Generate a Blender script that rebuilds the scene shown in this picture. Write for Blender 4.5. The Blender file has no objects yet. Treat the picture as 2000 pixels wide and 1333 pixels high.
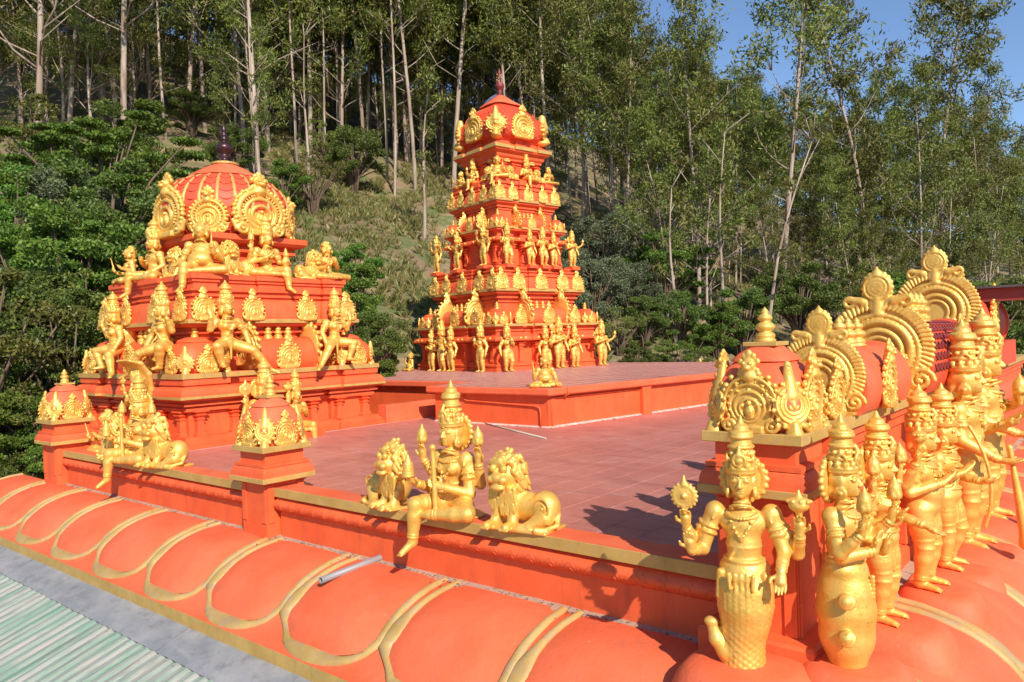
import bpy, bmesh, math, random
import numpy as np
from mathutils import Vector, Matrix
SC = bpy.context.scene
COL = SC.collection
R_ = math.radians
# ------------------------------------------------------------------ camera
# world axes follow the temple: X along the front parapet, Y towards the back, Z up, floor of the terrace at z = 0
FPX, ROLL, PITCH, YAW, CAMH = 1464.0, R_(-1.82), R_(-.157), R_(39.3), 1.5
_F = np.array([-math.sin(YAW)*math.cos(PITCH), math.cos(YAW)*math.cos(PITCH), math.sin(PITCH)])
_R0 = np.array([math.cos(YAW), math.sin(YAW), 0.0])
_U0 = np.cross(_R0, _F)
_R = _R0*math.cos(ROLL)+_U0*math.sin(ROLL)
_U = -_R0*math.sin(ROLL)+_U0*math.cos(ROLL)
CAMP = np.array([0, 0, CAMH])
cd = bpy.data.cameras.new('camera'); cam = bpy.data.objects.new('camera', cd); COL.objects.link(cam)
cd.sensor_width = 36; cd.lens = 36*FPX/2000; cd.clip_start = .05; cd.clip_end = 3000
mw = Matrix.Identity(4)
for i in range(3):
    mw[i][0] = _R[i]; mw[i][1] = _U[i]; mw[i][2] = -_F[i]; mw[i][3] = CAMP[i]
cam.matrix_world = mw
SC.camera = cam
# ------------------------------------------------------------------ sky, sun, exposure
TOSUN = Vector((1.25, -.7, 1.0)).normalized()
SUN_EL = math.asin(TOSUN.z); SUN_AZ = math.atan2(TOSUN.x, TOSUN.y)
W = bpy.data.worlds.new('World'); SC.world = W; W.use_nodes = True
_n = W.node_tree.nodes; _n.clear()
_o = _n.new('ShaderNodeOutputWorld'); _b = _n.new('ShaderNodeBackground'); _s = _n.new('ShaderNodeTexSky')
_s.sky_type = 'NISHITA'; _s.sun_disc = False; _s.sun_elevation = SUN_EL; _s.sun_rotation = SUN_AZ
_s.altitude = 1500; _s.air_density = 1.0; _s.dust_density = .15; _s.ozone_density = 3.5
_b.inputs['Strength'].default_value = .14
W.node_tree.links.new(_s.outputs[0], _b.inputs[0]); W.node_tree.links.new(_b.outputs[0], _o.inputs[0])
sl = bpy.data.lights.new('sun', 'SUN'); sl.energy = 5.0; sl.angle = R_(.53); sl.color = (1, .93, .81)
so = bpy.data.objects.new('sun', sl); COL.objects.link(so)
so.rotation_euler = (-TOSUN).to_track_quat('-Z', 'Y').to_euler()
SC.view_settings.view_transform = 'Standard'; SC.view_settings.look = 'None'
SC.view_settings.gamma = 1; SC.view_settings.use_curve_mapping = False
SC.view_settings.exposure = .36

# ------------------------------------------------------------------ pixels (2000 x 1333) to places
def ray(u, v): return _F+_R*(u-1000)/FPX+_U*(666.5-v)/FPX
def on_z(u, v, z):
    r = ray(u, v); return Vector(CAMP+r*(z-CAMH)/r[2])
def on_y(u, v, y):
    r = ray(u, v); return Vector(CAMP+r*y/r[1])
def on_x(u, v, x):
    r = ray(u, v); return Vector(CAMP+r*x/r[0])
def on_plane(u, v, p, n):
    r = Vector(ray(u, v)); n = Vector(n); c = Vector(CAMP)
    return c+r*((Vector(p)-c).dot(n)/r.dot(n))
def cam_xy(X, Y):            # camera-frame right / forward metres to world x, y
    return (X*_R0[0]-Y*math.sin(YAW), X*_R0[1]+Y*math.cos(YAW))

# ------------------------------------------------------------------ materials
def mat(name, c1, c2=None, rough=.6, metal=0, scale=3, bump=.0, bscale=30, c3=None, s3=8, t3=(.62, .72), spec=.5, stretch=None, detail=6, bdist=.02, streak=None, st=(.56, .78), sscale=(3.5, 3.5, .45)):
    m = bpy.data.materials.new(name); m.use_nodes = True
    nt = m.node_tree; N = nt.nodes; L = nt.links; P = N['Principled BSDF']
    g = N.new('ShaderNodeNewGeometry'); vec = g.outputs['Position']
    if stretch:
        mp = N.new('ShaderNodeMapping'); mp.inputs['Scale'].default_value = stretch; L.new(vec, mp.inputs[0]); vec = mp.outputs[0]
    if c2:
        t = N.new('ShaderNodeTexNoise'); t.inputs['Scale'].default_value = scale; t.inputs['Detail'].default_value = detail; t.inputs['Roughness'].default_value = .62
        L.new(vec, t.inputs['Vector'])
        r = N.new('ShaderNodeValToRGB'); r.color_ramp.elements[0].position = .36; r.color_ramp.elements[1].position = .66
        r.color_ramp.elements[0].color = (*c1, 1); r.color_ramp.elements[1].color = (*c2, 1)
        L.new(t.outputs[0], r.inputs[0]); col = r.outputs[0]
        if c3:
            t2 = N.new('ShaderNodeTexNoise'); t2.inputs['Scale'].default_value = s3; t2.inputs['Detail'].default_value = 8; t2.inputs['Roughness'].default_value = .7
            L.new(vec, t2.inputs['Vector'])
            mr = N.new('ShaderNodeMapRange'); mr.inputs[1].default_value = t3[0]; mr.inputs[2].default_value = t3[1]
            L.new(t2.outputs[0], mr.inputs[0])
            mx = N.new('ShaderNodeMix'); mx.data_type = 'RGBA'; L.new(mr.outputs[0], mx.inputs[0]); L.new(col, mx.inputs[6]); mx.inputs[7].default_value = (*c3, 1)
            col = mx.outputs[2]
        if streak:
            mp3 = N.new('ShaderNodeMapping'); mp3.inputs['Scale'].default_value = sscale; L.new(g.outputs['Position'], mp3.inputs[0])
            t3_ = N.new('ShaderNodeTexNoise'); t3_.inputs['Scale'].default_value = 2.2; t3_.inputs['Detail'].default_value = 9; t3_.inputs['Roughness'].default_value = .72; L.new(mp3.outputs[0], t3_.inputs['Vector'])
            mr3 = N.new('ShaderNodeMapRange'); mr3.inputs[1].default_value = st[0]; mr3.inputs[2].default_value = st[1]; L.new(t3_.outputs[0], mr3.inputs[0])
            mx3 = N.new('ShaderNodeMix'); mx3.data_type = 'RGBA'; L.new(mr3.outputs[0], mx3.inputs[0]); L.new(col, mx3.inputs[6]); mx3.inputs[7].default_value = (*streak, 1); col = mx3.outputs[2]
        L.new(col, P.inputs['Base Color'])
    else:
        P.inputs['Base Color'].default_value = (*c1, 1)
    P.inputs['Roughness'].default_value = rough; P.inputs['Metallic'].default_value = metal
    P.inputs['Specular IOR Level'].default_value = spec
    if bump:
        t = N.new('ShaderNodeTexNoise'); t.inputs['Scale'].default_value = bscale; t.inputs['Detail'].default_value = 5; L.new(g.outputs['Position'], t.inputs['Vector'])
        b = N.new('ShaderNodeBump'); b.inputs['Strength'].default_value = bump; b.inputs['Distance'].default_value = bdist
        L.new(t.outputs[0], b.inputs['Height']); L.new(b.outputs[0], P.inputs['Normal'])
    return m
def leafmat(name, cols, trans=.3, rough=.5):
    m = bpy.data.materials.new(name); m.use_nodes = True
    nt = m.node_tree; N = nt.nodes; L = nt.links; N.clear()
    o = N.new('ShaderNodeOutputMaterial'); g = N.new('ShaderNodeNewGeometry'); oi = N.new('ShaderNodeObjectInfo')
    r = N.new('ShaderNodeValToRGB'); e = r.color_ramp.elements
    while len(e) < len(cols): e.new(.5)
    for i, c in enumerate(cols): e[i].position = i/(len(cols)-1); e[i].color = (*c, 1)
    L.new(g.outputs['Random Per Island'], r.inputs[0])
    hs = N.new('ShaderNodeHueSaturation')
    mr = N.new('ShaderNodeMapRange'); mr.inputs[3].default_value = .72; mr.inputs[4].default_value = 1.3; L.new(oi.outputs['Random'], mr.inputs[0])
    mr2 = N.new('ShaderNodeMapRange'); mr2.inputs[3].default_value = .47; mr2.inputs[4].default_value = .52; L.new(oi.outputs['Random'], mr2.inputs[0])
    L.new(mr.outputs[0], hs.inputs['Value']); L.new(mr2.outputs[0], hs.inputs['Hue']); L.new(r.outputs[0], hs.inputs['Color'])
    p = N.new('ShaderNodeBsdfPrincipled'); p.inputs['Roughness'].default_value = rough; p.inputs['Specular IOR Level'].default_value = .35
    t = N.new('ShaderNodeBsdfTranslucent'); mx = N.new('ShaderNodeMixShader'); mx.inputs[0].default_value = trans
    L.new(hs.outputs[0], p.inputs['Base Color']); L.new(hs.outputs[0], t.inputs['Color'])
    L.new(p.outputs[0], mx.inputs[1]); L.new(t.outputs[0], mx.inputs[2]); L.new(mx.outputs[0], o.inputs[0])
    return m
GOLD = mat('gold_paint', (.77, .425, .080), (.86, .53, .135), .44, .46, 7, .4, 85, (.46, .23, .045), 26, (.58, .72), bdist=.006, streak=(.50, .26, .055), st=(.58, .78), sscale=(9, 9, 2.5))
GOLDB = mat('gold_band_paint', (.48, .29, .075), (.58, .37, .11), .52, .2, 5, .3, 60, (.42, .30, .17), 14, (.56, .72), bdist=.004, streak=(.33, .20, .08), st=(.56, .74), sscale=(5, 5, 1.2))
GOLDW = mat('worn_gold_paint', (.40, .25, .075), (.52, .34, .12), .6, .12, 4, .4, 50, (.40, .27, .17), 9, (.5, .7), bdist=.005, streak=(.34, .24, .15), st=(.54, .72), sscale=(3, 3, 3))
ORANGE = mat('orange_paint', (.68, .092, .022), (.77, .124, .034), .60, 0, 2.5, .25, 45, (.80, .34, .22), 34, (.66, .74), bdist=.006, streak=(.50, .075, .030), st=(.52, .78))
ORANGEP = mat('sun_faded_orange_paint', (.70, .108, .034), (.77, .150, .060), .66, 0, 1.8, .4, 35, (.72, .33, .22), 26, (.64, .76), bdist=.008, streak=(.46, .12, .065), st=(.54, .78), sscale=(2.2, 2.2, 1.2))
RED = mat('red_paint', (.62, .06, .022), (.72, .085, .03), .6, 0, 3, .15, 40, bdist=.006)
MAROON = mat('maroon_paint', (.16, .02, .022), (.25, .03, .03), .5, 0, 4, .2, 30)
TILE = mat('terracotta_tile', (.44, .15, .115), (.51, .20, .16), .42, 0, 1.0, .06, 30, (.52, .28, .25), 2.6, (.54, .78), bdist=.004, streak=(.33, .115, .10), st=(.50, .7), sscale=(.5, 1.2, 1))
GROUT = mat('pale_grout', (.62, .42, .37), (.50, .28, .23), .85, 0, 6)
LIME = mat('white_limewash', (.72, .52, .46), (.62, .30, .22), .9, 0, 7)
MORTAR = mat('grey_mortar', (.34, .25, .19), (.46, .29, .20), .95, 0, 9, .4, 60, (.2, .15, .11), 18, (.55, .7))
COPPER = mat('dark_copper', (.05, .028, .035), (.09, .035, .04), .34, .6, 10)
GREENSH = mat('weathered_green_sheet', (.17, .29, .21), (.34, .38, .33), .5, .15, 1.8, .15, 40, (.42, .36, .32), 3.0, (.46, .64), stretch=(5, .5, 1), streak=(.22, .19, .17), st=(.54, .72), sscale=(6, .8, 1))
FLASH = mat('grey_flashing', (.27, .27, .275), (.40, .38, .37), .5, .3, 2.2, .2, 20, (.20, .18, .17), 6, (.52, .75), streak=(.44, .40, .37), st=(.52, .72), sscale=(1.5, 4, 1))
PVC = mat('grey_pipe', (.22, .20, .21), (.28, .26, .26), .45)
BARK = mat('pale_bark', (.27, .19, .135), (.46, .38, .31), .85, 0, 1.2, .4, 8, (.17, .10, .065), 2.0, (.48, .66), stretch=(3, 3, .35))
BARK2 = mat('brown_bark', (.10, .065, .04), (.18, .12, .08), .9, 0, 2, .5, 10, stretch=(3, 3, .4))
LEAF = leafmat('eucalyptus_leaf', [(.06, .085, .017), (.12, .155, .026), (.195, .225, .04), (.29, .26, .075)], .36)
LEAF2 = leafmat('dark_leaf', [(.045, .085, .018), (.105, .155, .028), (.19, .235, .045)], .35)
LEAF3 = leafmat('bright_leaf', [(.06, .13, .018), (.12, .21, .028), (.21, .30, .05)], .38)
LEAF4 = leafmat('grey_green_leaf', [(.08, .12, .055), (.14, .18, .085), (.22, .24, .13)], .25)
GRASSM = leafmat('dry_grass', [(.12, .155, .035), (.25, .215, .075), (.35, .27, .125), (.15, .21, .045)], .35)
SOIL = mat('hillside_soil', (.17, .105, .06), (.30, .21, .11), .95, 0, .25, .5, 2, (.09, .12, .03), .8, (.45, .6), bdist=.3)
WOOD = mat('grey_stick', (.45, .35, .26), (.55, .45, .35), .8)

# ------------------------------------------------------------------ mesh helpers
def new_mesh(name, V, Fc, smooth=False):
    me = bpy.data.meshes.new(name)
    V = np.asarray(V, np.float32)
    if isinstance(Fc, np.ndarray):
        n, k = Fc.shape
        me.vertices.add(len(V)); me.vertices.foreach_set('co', V.ravel())
        me.loops.add(n*k); me.loops.foreach_set('vertex_index', Fc.astype(np.int32).ravel())
        me.polygons.add(n); me.polygons.foreach_set('loop_start', np.arange(0, n*k, k, dtype=np.int32))
        me.update(calc_edges=True)
    else:
        me.from_pydata([tuple(map(float, v)) for v in V], [], Fc); me.update()
    if smooth: me.polygons.foreach_set('use_smooth', np.ones(len(me.polygons), bool))
    return me
def ob(name, me, m=None, parent=None, loc=(0, 0, 0), rot=(0, 0, 0), scale=None):
    o = bpy.data.objects.new(name, me); COL.objects.link(o)
    if m and not me.materials: me.materials.append(m)
    if parent: o.parent = parent
    o.location = loc; o.rotation_euler = rot
    if scale is not None: o.scale = (scale,)*3 if not hasattr(scale, '__len__') else scale
    return o
def tag(o, label, cat, group=None, kind=None):
    if label: o['label'] = label
    if cat: o['category'] = cat
    if group: o['group'] = group
    if kind: o['kind'] = kind
    return o
def struct(o): o['kind'] = 'structure'; return o
def empty(name, loc=(0, 0, 0), rz=0, scale=None):
    o = bpy.data.objects.new(name, None); COL.objects.link(o); o.location = loc; o.rotation_euler = (0, 0, rz); o.empty_display_size = .1
    if scale: o.scale = (scale,)*3
    return o
class MB:
    def __init__(s): s.v = []; s.f = []
    def add(s, V, Fc):
        n = len(s.v); s.v += [tuple(p) for p in V]; s.f += [tuple(i+n for i in q) for q in Fc]; return s
    def box(s, x0, x1, y0, y1, z0, z1):
        return s.add([(x0, y0, z0), (x1, y0, z0), (x1, y1, z0), (x0, y1, z0), (x0, y0, z1), (x1, y0, z1), (x1, y1, z1), (x0, y1, z1)],
                     [(3, 2, 1, 0), (4, 5, 6, 7), (0, 1, 5, 4), (1, 2, 6, 5), (2, 3, 7, 6), (3, 0, 4, 7)])
    def rings(s, rings, cap=True):
        n = len(rings[0]); V = [p for r in rings for p in r]; Fc = []
        for i in range(len(rings)-1):
            for j in range(n):
                k = (j+1) % n; Fc.append((i*n+j, i*n+k, (i+1)*n+k, (i+1)*n+j))
        if cap: Fc.append(tuple(range(n-1, -1, -1))); Fc.append(tuple((len(rings)-1)*n+j for j in range(n)))
        return s.add(V, Fc)
    def lathe(s, prof, n=20, c=(0, 0)):
        return s.rings([[(c[0]+r*math.cos(2*math.pi*j/n), c[1]+r*math.sin(2*math.pi*j/n), z) for j in range(n)] for r, z in prof])
    def tube(s, pts, rad, n=8):
        pts = [Vector(p) for p in pts]; rr = []
        for i, p in enumerate(pts):
            d = (pts[min(i+1, len(pts)-1)]-pts[max(i-1, 0)]).normalized()
            a = d.orthogonal().normalized() if i == 0 else (pa-d*pa.dot(d)).normalized()
            pa = a; b = d.cross(a); r = rad[i] if hasattr(rad, '__len__') else rad
            rr.append([tuple(p+(a*math.cos(2*math.pi*j/n)+b*math.sin(2*math.pi*j/n))*r) for j in range(n)])
        return s.rings(rr)
    def mesh(s, name, smooth=False): return new_mesh(name, s.v, s.f, smooth)
    def ob(s, name, m, parent=None, smooth=False, **k): return ob(name, s.mesh(name, smooth), m, parent, **k)
def smooth_angle(o, deg=40):
    me = o.data
    me.polygons.foreach_set('use_smooth', np.ones(len(me.polygons), bool))
    bm = bmesh.new(); bm.from_mesh(me)
    for e in bm.edges:
        if len(e.link_faces) == 2 and e.calc_face_angle(0) > R_(deg): e.smooth = False
    bm.to_mesh(me); bm.free(); return o
def bevel(o, w=.006, seg=1):
    bm = bmesh.new(); bm.from_mesh(o.data)
    ed = [e for e in bm.edges if len(e.link_faces) == 2 and e.calc_face_angle(0) > .6]
    bmesh.ops.bevel(bm, geom=ed, offset=w, segments=seg, affect='EDGES', profile=.5); bm.to_mesh(o.data); bm.free(); return o

# stepped square plan (corner bays and a centre bay stand proud) grown outwards by d
def plan(h, d=0, e=.05, c=.52, m=.30):
    pts = []
    H = h+d; C_ = h*c-d; M_ = h*m+d; E = h-e+d
    if M_ > C_-.015: C_ = M_ = (C_+M_)/2; E = H
    side = [(-H, H), (-C_, H), (-C_, E), (-M_, E), (-M_, H), (M_, H), (M_, E), (C_, E), (C_, H)]
    for k in range(4):
        a = -math.pi/2*k
        ca, sa = round(math.cos(a)), round(math.sin(a))
        for t, dep in side: pts.append((t*ca-dep*sa, t*sa+dep*ca))
    return pts[::-1]
def sq(h, d=0): H = h+d; return [(-H, -H), (H, -H), (H, H), (-H, H)]
def sweep(prof, pl):
    """prof: list of (offset, z); pl: function of offset giving the outline"""
    return [[(x, y, z) for x, y in pl(d)] for d, z in prof]
def arc(d0, z0, d1, z1, n=6, bulge=1):
    """quarter-ellipse from (d0,z0) outward/up, convex"""
    out = []
    for i in range(n+1):
        t = i/n*math.pi/2
        if bulge > 0: out.append((d1+(d0-d1)*math.cos(t), z0+(z1-z0)*math.sin(t)))
        else: out.append((d0+(d1-d0)*math.sin(t), z0+(z1-z0)*(1-math.cos(t))))
    return out

# ------------------------------------------------------------------ sculpting: signed distance shapes, blended, turned into one skin
class Sdf:
    def __init__(s): s.p = []
    def cone(s, a, b, ra, rb, k=.012, sub=False):
        a = np.array(a, float); b = np.array(b, float); m = max(ra, rb)
        s.p.append(('c', (a, b, ra, rb), k, np.minimum(a, b)-m, np.maximum(a, b)+m, sub)); return s
    def ell(s, c, r, k=.012, rot=None, sub=False):
        c = np.array(c, float); r = np.array((r,)*3 if not hasattr(r, '__len__') else r, float)
        ext = r if rot is None else np.sqrt(((np.abs(rot)*r[None, :])**2).sum(1))
        s.p.append(('e', (c, r, rot), k, c-ext, c+ext, sub)); return s
    def tor(s, c, n, R, r, k=.004, sx=1.0, sub=False):
        c = np.array(c, float); n = np.array(n, float); n = n/np.linalg.norm(n)
        s.p.append(('t', (c, n, R, r), k, c-R-r, c+R+r, sub)); return s
    def box(s, c, h, k=.006, rnd=.004, rot=None, sub=False):
        c = np.array(c, float); h = np.array(h, float); e = np.linalg.norm(h) if rot is not None else h
        s.p.append(('b', (c, h, rnd, rot), k, c-e, c+e, sub)); return s
    def chain(s, pts, rads, k=.012):
        for i in range(len(pts)-1): s.cone(pts[i], pts[i+1], rads[i], rads[i+1], k)
        return s
    def mesh(s, name, vox):
        lo = np.min([p[3] for p in s.p], 0)-2.5*vox; hi = np.max([p[4] for p in s.p], 0)+2.5*vox
        n = np.ceil((hi-lo)/vox).astype(int)+1
        D = np.full(n, 9., np.float32)
        ax = [(lo[i]+vox*np.arange(n[i])).astype(np.float32) for i in range(3)]
        for t, q, k, b0, b1, sub in s.p:
            mg = k+2*vox
            i0 = np.maximum(np.floor((b0-mg-lo)/vox).astype(int), 0); i1 = np.minimum(np.ceil((b1+mg-lo)/vox).astype(int)+1, n)
            sl = tuple(slice(i0[i], i1[i]) for i in range(3))
            X = ax[0][sl[0]][:, None, None]; Y = ax[1][sl[1]][None, :, None]; Z = ax[2][sl[2]][None, None, :]
            if t == 'c':
                a, b, ra, rb = q; d = b-a; L2 = max(d@d, 1e-12)
                h = np.clip(((X-a[0])*d[0]+(Y-a[1])*d[1]+(Z-a[2])*d[2])/L2, 0, 1)
                v = np.sqrt((X-a[0]-h*d[0])**2+(Y-a[1]-h*d[1])**2+(Z-a[2]-h*d[2])**2)-(ra+(rb-ra)*h)
            elif t == 'e':
                c, r, rot = q; x, y, z = X-c[0], Y-c[1], Z-c[2]
                if rot is not None:
                    x, y, z = [x*rot[0, i]+y*rot[1, i]+z*rot[2, i] for i in range(3)]
                k0 = np.sqrt((x/r[0])**2+(y/r[1])**2+(z/r[2])**2); k1 = np.sqrt((x/r[0]**2)**2+(y/r[1]**2)**2+(z/r[2]**2)**2)
                v = k0*(k0-1)/np.maximum(k1, 1e-6)
            elif t == 't':
                c, nn, R, r = q; x, y, z = X-c[0], Y-c[1], Z-c[2]
                h = x*nn[0]+y*nn[1]+z*nn[2]; w = np.sqrt(np.maximum(x*x+y*y+z*z-h*h, 0))
                v = np.sqrt((w-R)**2+h*h)-r
            else:
                c, hh, rnd, rot = q; x, y, z = X-c[0], Y-c[1], Z-c[2]
                if rot is not None: x, y, z = [x*rot[0, i]+y*rot[1, i]+z*rot[2, i] for i in range(3)]
                qx, qy, qz = np.abs(x)-hh[0]+rnd, np.abs(y)-hh[1]+rnd, np.abs(z)-hh[2]+rnd
                v = np.sqrt(np.maximum(qx, 0)**2+np.maximum(qy, 0)**2+np.maximum(qz, 0)**2)+np.minimum(np.maximum(np.maximum(qx, qy), qz), 0)-rnd
            A = D[sl]
            if sub: D[sl] = np.maximum(A, -v)
            else:
                h = np.maximum(k-np.abs(A-v), 0)/max(k, 1e-6)
                D[sl] = np.minimum(A, v)-h*h*k*.25
        return nets(name, D, lo, vox)
def nets(name, D, lo, vox):
    S = D < 0
    c = np.zeros(np.array(S.shape)-1, np.int8)
    offs = [(i, j, k) for i in (0, 1) for j in (0, 1) for k in (0, 1)]
    def sh(A, o): return A[o[0]:A.shape[0]-1+o[0], o[1]:A.shape[1]-1+o[1], o[2]:A.shape[2]-1+o[2]]
    for o in offs: c += sh(S, o)
    act = (c > 0) & (c < 8); I = np.argwhere(act)
    idx = np.full(act.shape, -1, np.int64); idx[act] = np.arange(len(I))
    acc = np.zeros((len(I), 3)); cnt = np.zeros(len(I))
    for o in offs:
        for axn in range(3):
            if o[axn]: continue
            p = list(o); p[axn] = 1
            a = D[tuple((I+o).T)]; b = D[tuple((I+p).T)]
            m = (a < 0) != (b < 0); t = np.where(m, a/np.where(m, a-b, 1), 0)
            q = np.repeat(np.array(o, float)[None], len(I), 0); q[:, axn] = t
            acc[m] += q[m]; cnt[m] += 1
    V = (I+acc/cnt[:, None])*vox+lo
    Fs = []
    for axn in range(3):
        u, w = (axn+1) % 3, (axn+2) % 3
        s0 = [slice(None)]*3; s1 = [slice(None)]*3; s0[axn] = slice(None, -1); s1[axn] = slice(1, None)
        a = S[tuple(s0)]; b = S[tuple(s1)]
        E = np.argwhere(a != b); ok = (E[:, u] > 0) & (E[:, w] > 0) & (E[:, u] < act.shape[u]) & (E[:, w] < act.shape[w]); E = E[ok]
        fl = a[tuple(E.T)]
        def cell(du, dw):
            q = E.copy(); q[:, u] -= du; q[:, w] -= dw; return idx[tuple(q.T)]
        Q = np.stack([cell(1, 1), cell(0, 1), cell(0, 0), cell(1, 0)], 1)
        Q[~fl] = Q[~fl][:, ::-1]; Fs.append(Q)
    return new_mesh(name, V, np.concatenate(Fs), True)
def rotm(ax, ang): return np.array(Matrix.Rotation(ang, 3, ax))
# ------------------------------------------------------------------ ornaments
_cache = {}
def arch_mesh(key, vox=.02, style=0, nsc=15, crest=True, rings=4):
    """horseshoe gable plaque: 1 wide, base at z=0, faces -y"""
    if key in _cache: return _cache[key]
    S = Sdf(); rnd = random.Random(key)
    S.ell((0, .03, .5), (.47, .075, .49), .02)
    S.box((0, .03, .13), (.38, .06, .13), .05, .03)
    for i in range(rings):
        r = .43-i*.36/rings
        S.tor((0, -.02-.012*i, .50-.03*i), (0, 1, .05), r, (.03 if rings > 3 else .046)-.002*i, .012)
    S.ell((0, -.06, .36), (.07, .05, .10), .02); S.ell((0, -.07, .50), .045, .01)
    S.box((0, .0, .06), (.22, .09, .06), .02, .02)
    for i in range(nsc):
        a = R_(-38+256*i/(nsc-1)); rr = .5+.02*(i % 2)
        S.ell((rr*math.cos(a), -.005, .5+rr*math.sin(a)), (.05, .055, .05), .012)
        if style == 1: S.ell((.36*math.cos(a), -.055, .5+.36*math.sin(a)), .022, .006)
    for sx in (-1, 1):
        S.tor((sx*.36, -.03, .13), (0, 1, 0), .085, .035, .012); S.ell((sx*.36, -.05, .13), .04, .01)
        S.cone((sx*.46, 0, .12), (sx*.54, .01, .30), .05, .025, .02)
    if crest:
        S.cone((0, 0, .95), (0, -.01, 1.12), .13, .10, .03)
        S.ell((0, -.05, 1.12), (.12, .09, .105), .02); S.ell((0, -.13, 1.08), (.06, .05, .045), .02)
        for sx in (-1, 1):
            S.ell((sx*.055, -.12, 1.155), .032, .006); S.ell((sx*.14, -.01, 1.18), (.05, .04, .06), .01); S.ell((sx*.12, -.02, 1.04), (.06, .04, .05), .01)
            S.ell((sx*.075, -.01, 1.27), (.05, .04, .06), .01)
        S.ell((0, -.01, 1.30), (.06, .045, .085), .012); S.ell((0, 0, 1.20), (.10, .06, .08), .02)
    for _ in range(26):
        a = rnd.uniform(-.6, 3.7); r = rnd.uniform(.1, .46); S.ell((r*math.cos(a), -.045, .48+r*math.sin(a)), rnd.uniform(.018, .03), .008)
    _cache[key] = S.mesh('arch', vox); return _cache[key]
def grand_mesh(key, vox):
    """large scrolled horseshoe gable with fluted rim and a ringed leaf on top, 1 wide"""
    if key in _cache: return _cache[key]
    S = Sdf(); S.ell((0, .03, .44), (.45, .06, .44), .02); S.box((0, .03, .08), (.36, .07, .08), .04, .02)
    for i in range(46):
        a = R_(-42+264*i/45); c, q = math.cos(a), math.sin(a); t = (.05 if i % 2 else .0)
        S.cone((.38*c, -.025, .45+.38*q), (.465*c+.02*q, -.012, .45+.465*q-.02*c), .016, .021, .012)
    for rr, w, y in ((.345, .022, -.03), (.285, .034, -.035), (.20, .030, -.035), (.135, .022, -.03)):
        n = 30
        P = [(rr*math.cos(R_(-35+250*i/n)), y, .42+rr*math.sin(R_(-35+250*i/n))) for i in range(n+1)]; S.chain(P, [w]*(n+1), .006)
    for sx in (-1, 1):
        for c0, r0 in (((sx*.36, -.03, .15), .11), ((sx*.16, -.04, .27), .065)):
            P = [(c0[0]+sx*(r0*(1-i/26))*math.cos(i*.48), c0[1]-.001*i, c0[2]+(r0*(1-i/26))*math.sin(i*.48)) for i in range(24)]; S.chain(P, [.022]*24, .004)
        S.cone((sx*.14, 0, .90), (sx*.27, -.01, .93), .05, .03, .02); S.tor((sx*.25, -.02, .90), (0, 1, 0), .045, .02, .006)
    S.cone((0, .01, .80), (0, .0, .92), .07, .05, .02)
    S.ell((0, 0, 1.03), (.135, .045, .155), .01)
    for r in (.115, .08, .045): S.tor((0, -.03, 1.03), (0, 1, 0), r, .014, .004)
    for i in range(18):
        a = 2*math.pi*i/18; S.ell((.13*math.cos(a), 0, 1.03+.15*math.sin(a)), .022, .014)
    S.cone((0, 0, 1.16), (0, 0, 1.23), .04, .01, .02)
    _cache[key] = S.mesh('grand', vox); return _cache[key]
def leaf_mesh(key, vox=.02, strip=True):
    """pear-shaped leaf plaque, 1 high, faces -y"""
    if key in _cache: return _cache[key]
    S = Sdf(); S.ell((0, .03, .38), (.26, .07, .30), .03); S.cone((0, .03, .5), (0, .03, .92), .12, .05, .05); S.cone((0, .03, .12), (0, .03, 0), .09, .13, .04)
    for i in range(4): S.tor((0, -.02-.008*i, .38), (0, 1, 0), .225-.055*i, .02, .008)
    S.ell((0, -.06, .38), (.035, .03, .06), .006); S.cone((0, -.03, .12), (0, -.03, .0), .06, .09, .02)
    for i in range(13):
        a = R_(-60+300*i/12); S.ell((.275*math.cos(a), 0, .38+.31*math.sin(a)), .033, .008)
    for i in range(5): S.ell((0, -.03, .68+.055*i), .028-.003*i, .006)
    _cache[key] = S.mesh('leaf', vox); return _cache[key]
def finial_mesh(key='fin', n=16):
    """turned pot finial: 1 high, radius about .3"""
    if key in _cache: return _cache[key]
    P = [(0, 0), (.30, 0), (.30, .06), (.25, .09), (.28, .13), (.28, .20), (.22, .25), (.17, .28), (.25, .34), (.29, .41), (.27, .48), (.19, .54), (.13, .57), (.20, .62), (.22, .68), (.18, .75), (.10, .80), (.12, .83), (.10, .88), (.04, .95), (0, 1)]
    _cache[key] = MB().lathe(P, n).mesh('finial', True); return _cache[key]
def rsq(h, n=24, p=5):
    out = []
    for j in range(n):
        a = 2*math.pi*(j+.5)/n; c, s = math.cos(a), math.sin(a); r = h/(abs(c)**p+abs(s)**p)**(1/p); out.append((r*c, r*s))
    return out
def dome_prof(h, z0, z1, lip=.55):
    """bulging square dome from z0 to z1 (half width h)"""
    H = z1-z0; t = [(.86, 0), (.97, .10), (1.03, .22), (1.04, .36), (.99, .52), (.88, .67), (.72, .80), (.60, .86)]
    return [(h*a, z0+H*b) for a, b in t]
SIDES = [(0, -1, 0), (1, 0, math.pi/2), (0, 1, math.pi), (-1, 0, -math.pi/2)]
DIAG = [(1, -1, math.pi/4), (1, 1, 3*math.pi/4), (-1, 1, -3*math.pi/4), (-1, -1, -math.pi/4)]
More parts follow.
